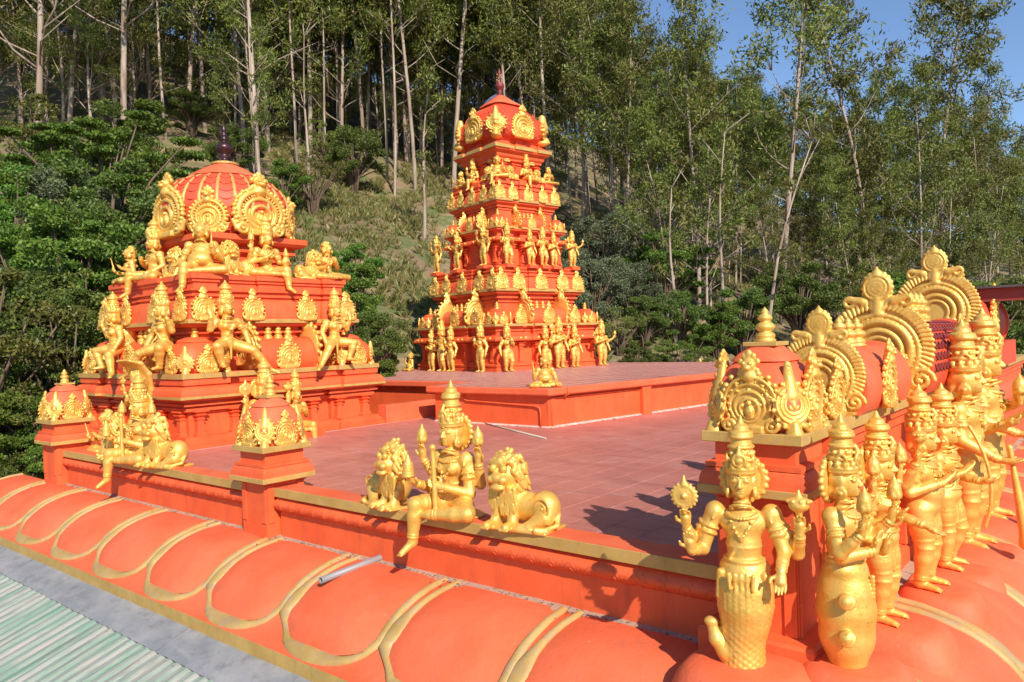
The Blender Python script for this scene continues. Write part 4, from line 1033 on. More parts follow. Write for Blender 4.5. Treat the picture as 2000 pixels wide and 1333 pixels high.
for k in range(4):
    sx, sy, a = SIDES[k]; t.sala(sx*1.60, sy*1.60, 1.90, 1.3, .26, a, 'small', .034, gab=1.5, mid=.8); t.sala(sx*1.08, sy*1.08, 4.575, .85, .18, a, 'small', .034, gab=1.4, mid=.8)
    for q in (-1, 1): ob('arch_plaque', arch_mesh('small', .034), GOLD, t.r, (sx*1.84-sy*q*.98, sy*1.84+sx*q*.98, 1.90-PZ), (0, 0, a), .38)
gm = MB(); rnd = random.Random(8)
for i in range(60): 
    a = rnd.uniform(0, 6.28); z = rnd.uniform(0, .3); r = .10-.12*z; c = (r*math.cos(a), r*math.sin(a), 8.93-PZ+z); gm.lathe([(0, -.03), (.026, 0), (0, .03)], 5); n_ = 17
    gm.v[-15:] = [(p[0]+c[0], p[1]+c[1], p[2]+c[2]) for p in gm.v[-15:]]
GARL = leafmat('flower_garland', [(.55, .36, .05), (.45, .08, .10), (.42, .42, .28), (.12, .08, .10)], .1)
gm.ob('garland', GARL, t.r)
cl = MB().tube([(.0, -.12, 8.60-PZ), (-.10, -.24, 8.50-PZ), (-.20, -.34, 8.40-PZ), (-.26, -.40, 8.33-PZ)], [.04, .06, .05, .02], 6).ob('cloth', mat('blue_cloth', (.05, .07, .13), (.10, .12, .18), .9), t.r)

# ------------------------------------------------------------------ right wing: barrel shrines in a row behind the statues
wg = Tower('right_wing', (-1.5, 9.5, 0), 0, 'orange wing wall with gold barrel-roofed shrines receding at right'); wr = wg.r
def W_(o): o.parent = wr; o.matrix_parent_inverse = Matrix.Translation((1.5, -9.5, 0)); return o
def prismy(prof, y0, y1, name, m):     # prof of (x, z), run along y
    n = len(prof); V = [(x, y, z) for y in (y0, y1) for x, z in prof]
    return W_(smooth_angle(ob(name, new_mesh(name, V, [(i, (i+1) % n, n+(i+1) % n, n+i) for i in range(n)]+[tuple(range(n-1, -1, -1)), tuple(range(n, 2*n))]), m), 35))
prismy([(-1.75, -.5), (-1.40, -.5), (-1.40, -.30), (-1.43, -.28), (-1.47, -.27), (-1.47, .28), (-1.44, .29), (-1.44, .33), (-1.38, .35), (-1.36, .38), (-1.37, .46), (-1.42, .55), (-1.45, .58), (-1.45, .70), (-1.42, .72), (-1.42, .78), (-1.39, .80), (-1.39, .86), (-1.75, .86)], 4.74, 16, 'wall', ORANGE)
prismy([(-1.80, .862), (-1.355, .862), (-1.355, .945), (-1.80, .945)], 4.745, 16, 'gold_band', GOLDB)
for y in (4.95, 6.2, 6.75, 8.6, 9.2): W_(bevel(MB().box(-1.48, -1.41, y-.06, y+.06, -.27, .29).ob('pilaster', ORANGE), .006))
def barrel(y0, y1, cx, z0, rad, m, fins, gkey, gvox, gsize, name='barrel_shrine'):
    L = y1-y0; b = MB(); n = 22
    prof = [(rad*.82, 0)]+[(rad*math.cos(R_(-30+240*i/n)), rad*.6+rad*1.05*math.sin(R_(-30+240*i/n))) for i in range(n+1)]+[(-rad*.82, 0)]; q = len(prof)
    st_ = ((y0, 1.07), (y0+.06, 1.07), (y0+.07, 1), (y1-.07, 1), (y1-.06, 1.07), (y1, 1.07))
    for y, s_ in st_: b.v += [(cx+px*s_, y, z0+pz*s_) for px, pz in prof]
    for i in range(5):
        for j in range(q-1): b.f.append((i*q+j, i*q+j+1, (i+1)*q+j+1, (i+1)*q+j))
    b.f.append(tuple(range(q))); b.f.append(tuple(5*q+j for j in range(q-1, -1, -1)))
    o = W_(smooth_angle(b.ob(name, m), 40))
    def sub(c): c.parent = o; return c
    sub(ob('end_gable', grand_mesh(gkey, gvox), GOLD, None, (cx, y0-.03, z0), (0, 0, 0), gsize))
    for i in range(fins): sub(ob('finial', finial_mesh(), GOLD, None, (cx, (y0+y1)/2+(i-(fins-1)/2)*.22, z0+rad*1.63), scale=rad*.85))
    sub(ob('side_plaque', arch_mesh('bigarch', .012, 1), GOLD, None, (cx+rad*1.02, (y0+y1)/2, z0), (0, 0, math.pi/2), (rad*1.25, rad*1.2, rad*1.35)))
    return o
barrel(5.10, 6.35, -1.55, .94, .26, ORANGEP, 3, 'wing1', .012, .58)
barrel(6.75, 9.6, -1.58, .94, .36, RED, 3, 'wing2', .010, .86)
barrel(10.2, 13.0, -1.75, 1.25, .42, RED, 3, 'wing2', .010, .98)
W_(MB().box(-2.3, -1.25, 10.15, 13.2, .94, 1.26).ob('upper_block', RED))
sc = MB()
for i in range(17):
    for j in range(10):
        y = 7.0+.15*i+(.075 if j % 2 else 0); a = R_(4+13.5*j); 
        P = [(-1.58+.374*math.cos(a-R_(9)*(1-x*x)), y+.07*x, .94+.216+.392*math.sin(a-R_(9)*(1-x*x))) for k, x in enumerate((-1, -.5, 0, .5, 1))]
        sc.tube(P, .009, 4)
o = W_(sc.ob('scale_relief', MAROON, smooth=True)); o['kind'] = 'stuff'
for sy, y in ((1, 4.86), (1, 6.6), (1, 9.9)):
    W_(ob('arch_plaque', arch_mesh('bigarch', .012, 1), GOLD, None, (-1.39, y, .945), (0, 0, math.pi/2), .28))
# canopy edge at the far right
cn = empty('metal_canopy', (-1, 12, 2.2)); tag(cn, 'red steel canopy edge jutting in from the right', 'canopy')
p0 = on_y(1853, 573, 11.5); p1 = on_y(2080, 560, 11.5)
for nm, z0, z1, d0, d1, m in (('roof_sheet', .03, .06, -.10, 3.0, mat('dark_sheet', (.06, .05, .05), (.09, .07, .07), .5)), ('fascia_beam', -.14, .025, 0, .08, mat('canopy_red', (.20, .034, .02), (.27, .05, .03), .5))):
    V = [(p.x+(.0 if p is p0 else 0), p.y+d, p.z+z) for z in (z0, z1) for p, d in ((p0, d0), (p1, d0), (p1, d1), (p0, d1))]
    o = ob(nm, new_mesh(nm, V, [(3, 2, 1, 0), (4, 5, 6, 7), (0, 1, 5, 4), (1, 2, 6, 5), (2, 3, 7, 6), (3, 0, 4, 7)]), m, cn); o.matrix_parent_inverse = Matrix.Translation(cn.location).inverted()

fp = empty('far_parapet', on_z(1390, 722, .35)); tag(fp, 'distant parapet crest with small gold ornaments beyond platform right edge', 'parapet')
for i, (dx, k) in enumerate(((-.35, 'a'), (-.05, 'f'), (.12, 'f'), (.3, 'f'), (.5, 'a'))):
    if k == 'a': ob('arch_plaque', arch_mesh('small', .034), GOLD, fp, (dx*.8, dx*.6, 0), (0, 0, R_(35)), .26)
    else: ob('finial', finial_mesh(), GOLD, fp, (dx*.8, dx*.6, 0), scale=.26)
MB().box(-1.2, 1.2, -.1, .1, -5, 0).ob('wall', ORANGE, fp, rot=(0, 0, R_(35)))
# ------------------------------------------------------------------ statues
DN, UPV, FW = (0, -.1, -1), (0, 0, 1), (0, -1, 0)
LEG_S = [(-1, (-.062, -.025, .27), (-.062, .0, .035), (-.075, -.085, .02)), (1, (.066, -.03, .27), (.070, .0, .035), (.085, -.085, .02))]
LEG_T = [(-1, (-.05, -.02, .27), (-.045, .0, .035), (-.06, -.085, .02)), (1, (.085, -.06, .275), (.09, .01, .035), (.12, -.07, .02))]
A_down = lambda s: (s, (s*.185, .02, .635), (s*.205, -.035, .49), (0, -.15, -1), (-s, 0, 0), None)
A_chest = lambda s, at=None: (s, (s*.185, .01, .63), (s*.07, -.13, .69), (-s*.6, -.3, .5), (0, .3, 1), at)
A_up = lambda s, at=None: (s, (s*.20, .03, .68), (s*.225, -.04, .83), (0, -.1, 1), (0, -1, 0), at)
A_fwd = lambda s, at=None: (s, (s*.175, .02, .62), (s*.165, -.14, .66), (0, -.5, 1), (0, -1, 0), at)
A_out = lambda s, at=None: (s, (s*.21, .0, .66), (s*.30, -.08, .74), (s*.3, -.3, 1), (0, -1, 0), at)
SIT = dict(pel=(0, 0, .09), chest=(0, 0, .295), neck=(0, -.005, .405))
def sit_leg(s): return [(s, (s*.10, -.25, .09), (s*.115, -.275, -.15), (s*.14, -.345, -.205)), (-s, (-s*.25, -.15, .05), (-s*.0, -.235, .035), (s*.075, -.255, .03))]
LOTUS = [(-1, (-.24, -.15, .05), (0, -.22, .035), (.07, -.23, .03)), (1, (.24, -.15, .05), (-.0, -.20, .06), (-.07, -.22, .055))]
def dz(a, d): return (a[0], (a[1][0], a[1][1], a[1][2]+d), (a[2][0], a[2][1], a[2][2]+d), *a[3:])
sd = -.43
# --- foreground parapet: goddess and two lions
g_arms = [(-1, (-.19, .03, .20), (-.225, -.05, .34), (0, -.05, 1), (0, -1, 0), ('bud',)), (1, (.20, .04, .20), (.235, -.01, .345), (.05, -.05, 1), (0, -1, 0), ('bud',)),
          (-1, (-.155, -.05, .155), (-.165, -.175, .205), (-.1, -.8, .5), (0, 0, 1), ('bell',)), (1, (.17, -.03, .145), (.055, -.155, .20), (-.8, -.3, .2), (0, -.6, .6), ('staff', (-.03, .0, 1)))]
gp = human(g_arms, sit_leg(-1), True, 1, True, 'tall', halo=True, base=((.04, -.02, .005), (.20, .15, .02)), **SIT)
goddess = statue('seated_goddess_statue', gp, .0052, 1.26, (-4.30, 4.44, .088), 0, 'four-armed gold goddess seated on parapet between two lions, one leg hanging', 'statue', 'gold deity statues')
lp = lion()['body']; lmesh = lp.mesh('lion_statue', .011)
lionR = ob('lion_statue', lmesh, GOLD, None, (-3.53, 4.42, .083), (0, 0, R_(6)), .60); tag(lionR, 'crouching gold lion to the right of nearest seated goddess', 'statue', 'gold lion statues')
def lion_at(loc, rz, s, label, flip=False):
    o = lionR.copy(); COL.objects.link(o); o.location = loc; o.rotation_euler = (0, 0, rz); o.scale = (-s if flip else s, s, s); o['label'] = label; return o
lion_at((-5.03, 4.42, .083), R_(-12), .60, 'crouching gold lion to the left of nearest seated goddess', True)
# --- group on the left parapet
copy_statue(goddess, (-9.85, 4.42, .088), R_(4), 1.34, 'gold goddess with dangling leg on left parapet before the domed shrine')
lion_at((-9.12, 4.42, .083), R_(10), .66, 'gold lion at right end of statue group on left parapet')
lion_at((-10.55, 4.42, .083), R_(-8), .62, 'gold lion at left of goddess on left parapet', True)
hp = human([A_chest(-1), A_down(1), A_up(-1, ('conch',)), A_up(1, ('bud',))], LEG_S, False, 1, False, 'tall', base=((0, 0, .02), (.2, .15, .03)))
S = hp['body']
for i in range(9):       # cobra hood curving over the head
    a = R_(-55+110*i/8); S.chain([(.13*math.sin(a), .10, .62), (.20*math.sin(a), .11, .86), (.24*math.sin(a), .06, 1.08), (.22*math.sin(a), -.06, 1.24), (.17*math.sin(a), -.20, 1.27+.02*math.cos(a))], [.035, .034, .032, .028, .016], .03)
S.chain([(0, .1, .1), (0, .1, .62)], [.08, .10], .03)
statue('hooded_deity_statue', hp, .010, 1.02, (-11.25, 5.02, .05), R_(12), 'standing gold deity under a curved cobra hood behind left parapet group', 'statue', 'gold deity statues')
# --- shared small figures
def proto(key, **k):
    if key not in _cache: _cache[key] = human(**k)['body'].mesh('standing_deity_statue', k.pop('vox', .0135) if False else .0135)
    return _cache[key]
PR = {
 'f1': dict(arms=[A_down(-1), A_chest(1, ('bud',))], legs=LEG_T, det=1, female=True, chest=(.012, 0, .72), pel=(.012, 0, .52)),
 'f2': dict(arms=[A_chest(-1, ('bud',)), A_down(1)], legs=LEG_S, det=1, female=True, chest=(-.012, 0, .72)),
 'm4': dict(arms=[A_chest(-1), A_down(1), A_up(-1, ('disc',)), A_up(1, ('conch',))], legs=LEG_S, det=1, female=False, halo=True),
 'm1': dict(arms=[A_chest(-1), A_down(1)], legs=LEG_T, det=1, female=False),
 'fold': dict(arms=[A_chest(-1), A_chest(1)], legs=LEG_S, det=1, female=True),
 'bow': dict(arms=[A_chest(1), (-1, (-.19, .0, .66), (-.23, -.13, .62), (0, -.6, .3), (0, 0, 1), ('bow', (0, 0, 1)))], legs=LEG_T, det=1, female=False),
 'open': dict(arms=[A_out(-1, ('conch',)), A_out(1, ('bud',)), A_chest(-1), A_down(1)], legs=LEG_S, det=1, female=False, halo=True)}
used = {}
def small(kind, loc, rz, h, label, group):
    me = proto(kind, **PR[kind]); o = ob('standing_deity_statue', me, GOLD, None, loc, (0, 0, rz), (h/1.02, h/1.02, h/1.22)); tag(o, label, 'statue', group); return o
SITP = {
 'king': dict(arms=[dz(A_chest(-1), sd), (1, (.19, 0, .20), (.17, -.12, .12), (0, -1, -.2), (0, 0, -1), None)], legs=sit_leg(-1), female=False, **SIT),
 'pot': dict(arms=[(-1, (-.19, -.0, .18), (-.20, -.17, .11), (0, -1, -.2), (0, 0, -1), None), (1, (.185, .0, .19), (.15, -.15, .26), (0, -.3, 1), (0, -1, 0), ('sword', (.05, -.1, 1)))], legs=sit_leg(-1), female=False, belly=.9, crn='curls', **SIT),
 'child': dict(arms=[dz(A_chest(-1), sd), (1, (.18, 0, .2), (.15, -.13, .18), (0, -1, .2), (0, 0, 1), ('child',)), (-1, (-.2, .03, .22), (-.22, -.05, .36), UPV, FW, ('bud',))], legs=sit_leg(1), female=True, **SIT),
 'sword': dict(arms=[(-1, (-.18, 0, .19), (-.13, -.16, .20), (0, -.6, .5), (0, 0, 1), ('sword', (0, -.2, 1))), dz(A_chest(1), sd)], legs=LOTUS, female=True, crn='curls', long_hair=True, **SIT),
 'lot': dict(arms=[(-1, (-.19, -.02, .17), (-.20, -.10, .30), UPV, FW, ('sword', (-.1, 0, 1))), (1, (.19, -.02, .17), (.20, -.17, .09), (0, -1, -.3), (0, 0, -1), None)], legs=LOTUS, female=False, belly=.8, crn='curls', **SIT),
 'four': dict(arms=[dz(A_chest(-1), sd), (1, (.19, 0, .2), (.16, -.14, .13), (0, -1, -.2), (0, 0, -1), None), (-1, (-.2, .03, .22), (-.235, -.05, .36), UPV, FW, ('disc',)), (1, (.2, .03, .22), (.235, -.05, .36), UPV, FW, ('conch',))], legs=sit_leg(1), female=False, halo=True, **SIT)}
LUN = dict(pel=(0, -.02, .30), chest=(-.01, -.03, .50), neck=(-.015, -.04, .61))
SITP['lunge'] = dict(arms=[(-1, (-.20, -.03, .46), (-.215, -.09, .62), (0, .2, 1), (0, 0, 1), None), (1, (.20, -.05, .42), (.20, -.13, .27), (0, -.3, -1), (-1, 0, 0), None)], legs=[(-1, (-.20, -.17, .26), (-.13, -.14, .03), (-.16, -.22, .015)), (1, (.20, -.19, .20), (.37, -.24, -.05), (.44, -.29, -.09))], female=True, **LUN)
def smallsit(kind, loc, rz, s, label, group, vox=.0115, name='seated_deity_statue'):
    if kind not in _cache: _cache[kind] = human(**SITP[kind])['body'].mesh(name, vox)
    o = ob(name, _cache[kind], GOLD, None, loc, (0, 0, rz), (s*1.14, s*1.14, s)); tag(o, label, 'statue', group); return o
smallsit('king', (-10.72, 4.80, .06), R_(10), 1.05, 'smaller crowned gold figure seated between cobra-hooded deity and goddess', 'gold deity statues')
smallsit('sword', (-11.62, 4.74, .02), R_(-15), 1.0, 'gold woman seated at left of the cobra-hooded deity', 'gold deity statues')
# --- tall tower: first row on the platform
TC = Vector((-13.96, 16.86, 0)); tx = Vector((math.cos(TR), math.sin(TR), 0)); ty = Vector((-math.sin(TR), math.cos(TR), 0))
def tface(side, u, v, off, z):
    n = tx if side == 'r' else -ty; p = on_plane(u, v, TC+n*off, n); p.z = z; return p
G1 = 'gold statues round the foot of the tall tower'
rR, rL = TR+math.pi/2, TR
for side, u, kind, hgt, lab in (
    ('l', 845, 'fold', 1.03, 'short gold woman, left of the trio on the tall tower left foot'), ('l', 865, 'm1', 1.26, 'tallest middle figure of the trio at tall tower left foot'), ('l', 883, 'f2', 1.10, 'right figure of the gold trio at tall tower left foot'),
    ('l', 941, 'f2', 1.16, 'single gold woman left of tall tower near corner, ground row'), ('r', 992, 'f1', 1.12, 'gold woman with raised hand just right of tall tower near corner'),
    ('r', 1067, 'f1', 1.05, 'gold woman behind the small seated platform figure, tall tower foot'), ('r', 1094, 'm4', 1.24, 'tall four-armed gold deity between two women at tall tower foot'), ('r', 1124, 'f2', 1.06, 'gold woman right of four-armed deity at tall tower foot'), ('r', 1177, 'open', 1.15, 'four-armed gold deity at far right foot of tall tower')):
    p = tface(side, u, 730, 2.12, PZ+.004); small(kind, p, rR if side == 'r' else rL, hgt*1.1, lab, G1)
smallsit('lot', tface('l', 803, 728, 2.3, PZ+.004), TR-.2, .85, 'small seated gold figure at far left end of platform', G1)
smallsit('lot', (-7.66, 10.22, PZ+.004), R_(38), .84, 'round-bellied curly-haired gold figure seated on platform near corner', 'gold deity statues')
pl_ = MB()
# --- tall tower: second row
G2 = 'gold statues on the upper ledge of the tall tower'
for i, (side, u, kind, hgt, lab) in enumerate((
    ('l', 854, 'm4', .95, 'leftmost standing gold figure on tall tower upper ledge'), ('l', 894, 'open', .95, 'second standing gold figure from left on tall tower upper ledge'), ('l', 946, 'm4', .98, 'four-armed gold figure left of near corner on tower upper ledge'),
    ('r', 992, 'bow', .98, 'gold figure with curved bow right of near corner on tower upper ledge'), ('r', 1036, 'm1', .86, 'first of three gold figures sharing a plinth on tower upper ledge'), ('r', 1061, 'bow', .95, 'middle of three gold figures sharing a plinth on tower upper ledge'), ('r', 1082, 'f2', .84, 'third of three gold figures sharing a plinth on tower upper ledge'), ('r', 1118, 'open', .92, 'gold figure with outspread arms at right end of tower upper ledge'))):
    p = tface(side, u, 515, 1.42, 3.51); small(kind, p, rR if side == 'r' else rL, hgt*1.12, lab, G2)
    o = bevel(MB().box(-.17, .17, -.15, .15, 3.42-PZ, 3.512-PZ).ob('statue_plinth', ORANGE, t.r), .005); q = t.r.matrix_basis.inverted() if False else None
    lp_ = Matrix.Rotation(-TR, 3, 'Z') @ (p-TC); o.location = (lp_.x, lp_.y, 0)
# --- tall tower: seated row under the dome
G3 = 'seated gold figures below the tall tower dome'
for side, u, kind, s_, lab in (('l', 900, 'sword', .66, 'leftmost seated gold figure below the tall tower dome'), ('l', 925, 'child', .78, 'crowned seated figure on left side below tall tower dome'), ('r', 1028, 'king', .78, 'crowned seated gold figure centred on right side below tall tower dome'), ('r', 1071, 'sword', .66, 'rightmost seated gold figure below the tall tower dome')):
    smallsit(kind, tface(side, u, 340, .90, 5.93), rR if side == 'r' else rL, s_*1.25, lab, G3)
cpt = TC+tx*.86-ty*.86; cpt.z = 5.93; smallsit('pot', cpt, TR+math.pi/4, 1.0, 'pot-bellied curly figure seated on near corner below tall tower dome', G3)
for side, u, fl_, lab in (('l', 951, True, 'small gold lion left of pot-bellied figure below tower dome'), ('r', 1000, False, 'small gold lion right of pot-bellied figure below tower dome'), ('r', 1052, False, 'small gold lion near right end below the tower dome')):
    p = tface(side, u, 340, .92, 5.93); lion_at(p, (rR if side == 'r' else rL), .40, lab, fl_)
# --- domed shrine: figures under the dome
VC = Vector((-12.78, 7.42, 0))
def vface(side, u, off, z):
    p = on_x(u, 600, VC.x+off) if side == 'r' else on_y(u, 600, VC.y-off); p.z = z; return p
G4 = 'seated gold figures round the ribbed dome'; HP = math.pi/2
smallsit('pot', (VC.x+1.10, VC.y-1.10, 2.70), math.pi/4, 1.40, 'pot-bellied gold figure seated at near corner under ribbed dome', G4)
smallsit('child', vface('r', 523, 1.16, 2.70), HP, 1.32, 'crowned gold figure holding a child below the large dome gable', G4)
smallsit('sword', vface('r', 641, 1.24, 2.70), HP, 1.15, 'gold woman with raised blade at right end under ribbed dome', G4)
smallsit('king', vface('l', 306, 1.16, 2.70), 0, 1.32, 'crowned seated gold figure on left side under ribbed dome', G4)
smallsit('sword', vface('l', 258, 1.22, 2.70), -.3, 1.12, 'crouching gold figure at far left edge under ribbed dome', G4)
lion_at(vface('r', 463, 1.16, 2.70), HP, .62, 'gold lion between pot-bellied figure and child-bearer under ribbed dome')
lion_at(vface('r', 603, 1.16, 2.70), HP, .58, 'gold lion beside the woman with blade under ribbed dome', True)
lion_at(vface('l', 345, 1.16, 2.70), 0, .55, 'gold lion on left side under the ribbed dome', True)
G5 = 'gold women bracing the middle tier of the domed shrine'
for side, u, z, rz_, s_, lab in (('r', 440, 1.20, HP, 1.28, 'lunging gold woman bracing the tier right of nearest corner dome'), ('r', 648, 1.20, HP, 1.24, 'lunging gold woman bracing the tier at right end of domed shrine'), ('l', 322, 1.20, 0, 1.28, 'lunging gold woman bracing the tier left of nearest corner dome'), ('l', 228, 1.20, 0, 1.24, 'lunging gold woman bracing the tier at left end of domed shrine')):
    o = smallsit('lunge', vface(side, u, 1.78, z), rz_, s_, lab, G5, .010, 'bracing_woman_statue')
    if u in (648, 322): o.scale = (-s_*1.14, s_*1.14, s_)
pb = bevel(MB().box(-10.82, -10.30, 6.35, 7.62, -.01, .10).ob('statue_plinth', ORANGE), .01); tag(pb, 'low orange plinth under the seated couple by domed shrine', 'plinth')
smallsit('four', (-10.62, 6.72, .10), HP, 1.42, 'four-armed gold deity seated against domed shrine wall', 'gold deity statues')
o = smallsit('king', (-10.58, 7.26, .10), HP, 1.18, 'smaller crowned gold consort beside four-armed seated deity', 'gold deity statues'); o.scale = (-1.18, 1.18, 1.18)

# --- fish-tailed pair at the corner
ma = [(-1, (-.255, .0, .60), (-.285, -.06, .70), (0, -.15, 1), (0, -1, 0), ('disc',)), (1, (.26, .02, .585), (.28, -.05, .70), (0, -.1, 1), (0, -1, 0), ('conch',)),
      (-1, (-.205, -.04, .585), (-.245, -.15, .60), (-.05, -.25, 1), (0, -1, .1), None), (1, (.20, -.03, .60), (.195, -.14, .53), (-.05, -.35, -1), (0, -1, .2), None)]
tailp = ([(0, 0, .455), (0, -.008, .39), (.0, -.012, .31), (-.005, -.005, .22), (-.02, .0, .10), (-.025, .0, -.005)], [.122, .138, .138, .122, .104, .112])
md = human(ma, [], True, 1, False, 'tall', halo=True, tail=tailp, pel=(0, 0, .50), skirt=False, shw=.142, stout=1.24)
S = md['body']; S.chain([(-.03, -.03, .07), (-.10, -.05, .06), (-.145, -.06, .12), (-.165, -.055, .19)], [.055, .045, .035, .028], .02); S.ell((-.17, -.055, .21), (.038, .03, .026), .01)
S.ell((0, -.128, .47), (.05, .02, .03), .01)
for sx in (-1, 1): S.cone((sx*.11, -.075, .48), (sx*.125, -.08, .36), .022, .014, .01)
for i in range(5): S.cone((-.06+.03*i, -.135, .49), (-.055+.028*i, -.145, .42-.02*(i % 2)), .012, .008, .006)
SM = 1.34/1.28
statue('fish_tailed_deity_statue', md, .0052, SM, (-1.64, 3.95, -.305), R_(14), 'nearest four-armed gold deity with fish tail raising disc and conch', 'statue', 'gold deity statues')
mb = [(-1, (-.16, -.05, .59), (-.05, -.17, .62), (.3, -.2, 1), (0, -1, 0), None), (1, (.17, -.05, .59), (.05, -.18, .60), (-.2, -.3, 1), (0, -1, 0), None),
      (-1, (-.20, -.06, .62), (-.19, -.16, .73), (0, -.2, 1), (0, -1, 0), ('bud',)), (1, (.20, -.06, .62), (.19, -.17, .73), (0, -.2, 1), (0, -1, 0), ('bud',))]
tail2 = ([(0, 0, .455), (0, 0, .38), (0, 0, .28), (0, 0, .14), (0, 0, -.005)], [.118, .134, .143, .132, .09])
me_ = human(mb, [], True, 1, False, 'tall', halo=True, tail=tail2, scales=False, pel=(0, 0, .50), skirt=False, shw=.138, stout=1.22); S = me_['body']
for z, x in ((.36, -.11), (.18, -.12)): S.cone((x, -.04, z), (x-.055, -.07, z+.015), .034, .034, .01); S.tor((x-.06, -.075, z+.015), (1, .4, -.3), .03, .012, .006)
for i in range(6): S.ell((.0, -.138, .47-.02*i), .013, .004)
statue('fish_tailed_deity_statue', me_, .0055, SM*.985, (-1.19, 4.20, -.285), HP-R_(6), 'gold fish-tailed deity with barrel-shaped tail, hands joined, in profile', 'statue', 'gold deity statues')
# --- the row along the right wing
rw = [('m3', dict(arms=[A_fwd(-1), (1, (.17, -.03, .62), (.14, -.19, .58), (0, -1, -.5), (0, 0, 1), None), A_up(-1, ('bud',)), A_up(1, ('bud',))], legs=LEG_S, female=True, halo=True), (-1.20, 4.98, -.30), 1.00, 'gold deity with outstretched open hand right behind barrel-tailed statue'),
      ('m5', dict(arms=[A_chest(-1), A_chest(1), A_up(-1, ('conch',))], legs=LEG_S, female=False, belly=.25), (-1.16, 6.00, -.37), 1.13, 'stout crowned gold guardian with crossed forearms, midway along right row'),
      ('m6', dict(arms=[A_chest(-1), (1, (.18, -.02, .62), (.12, -.18, .60), (0, -1, .2), (0, 0, 1), ('bow', (0, .1, 1)))], legs=LEG_T, female=False), (-1.14, 6.72, -.41), 1.13, 'gold archer with bow behind stout guardian in right row'),
      ('m7', dict(arms=[(-1, (-.17, -.02, .62), (-.12, -.17, .52), (0, -1, -.1), (0, 0, 1), ('club', (0, .12, 1))), (1, (.17, 0, .62), (.10, -.16, .68), (0, -.8, .5), (0, 0, 1), ('staff', (-.2, -.6, .4)))], legs=LEG_S, female=False, long_hair=True), (-1.13, 7.70, -.46), 1.56, 'tall gold guardian leaning on a club in right row'),
      ('m8', dict(arms=[(-1, (-.17, -.02, .62), (-.12, -.17, .54), (0, -1, -.1), (0, 0, 1), ('club', (0, .1, 1))), A_chest(1, ('bud',))], legs=LEG_S, female=False, halo=True), (-1.13, 8.95, -.47), 1.66, 'tallest gold guardian with club at far end of right row')]
for k, kw, loc, s_, lab in rw:
    statue('guardian_statue', human(split=True, stout=1.18, shw=.130, **kw), .0068, s_, loc, HP-R_(4), lab, 'statue', 'gold deity statues').scale = (s_*1.12, s_*1.12, s_)
# rounded orange mounds they stand on belong to the eave roof
mnd = [(-1.64, 3.93, .36, .30, -.30), (-1.16, 4.22, .28, .27, -.28), (-1.12, 5.0, .30, .26, -.295), (-1.06, 6.0, .27, .24, -.365), (-1.04, 6.75, .27, .24, -.405), (-1.02, 7.72, .33, .30, -.455), (-1.02, 8.97, .38, .36, -.465)]
re_ = [o for o in COL.objects if o.name.startswith('petal_eave')][1]
for x, y, rx, ry, zt in mnd:
    pr = [(1.12, -.62), (1.10, zt-.16), (1.02, zt-.09), (.92, zt-.04), (.80, zt-.008), (.66, zt), (.3, zt+.002)]
    b = MB().rings([[(x+rx*k*math.copysign(abs(math.cos(a))**.7, math.cos(a)), y+ry*k*math.copysign(abs(math.sin(a))**.7, math.sin(a)), z) for a in [2*math.pi*j/28 for j in range(28)]] for k, z in pr])
    o = smooth_angle(b.ob('statue_mound', ORANGEP), 70); o.parent = re_; o.matrix_parent_inverse = Matrix.Translation(re_.location).inverted()
# ------------------------------------------------------------------ vegetation
def leaves_mesh(name, C, rng, ln, wd, droop=.5):
    """one folded diamond per leaf; C: centres (n,3)"""
    n = len(C); d = rng.normal(size=(n, 3)); d[:, 2] -= droop*1.6; d /= np.linalg.norm(d, axis=1)[:, None]
    s = np.cross(d, rng.normal(size=(n, 3))); s /= np.maximum(np.linalg.norm(s, axis=1), 1e-6)[:, None]
    L = rng.uniform(*ln, (n, 1)); Wd = rng.uniform(*wd, (n, 1))
    a = C-d*L*.5; b = C+s*Wd*.5; c = C+d*L*.5; e = C-s*Wd*.5
    V = np.stack([a, b, c, e], 1).reshape(-1, 3); Fc = np.arange(4*n).reshape(n, 4)
    return new_mesh(name, V, Fc)
def blob(rng, c, r, n, flat=.6):
    p = rng.normal(size=(n, 3)); p /= np.linalg.norm(p, axis=1)[:, None]; p *= rng.random((n, 1))**(.45)
    return np.array(c)+p*np.array([r, r, r*flat])
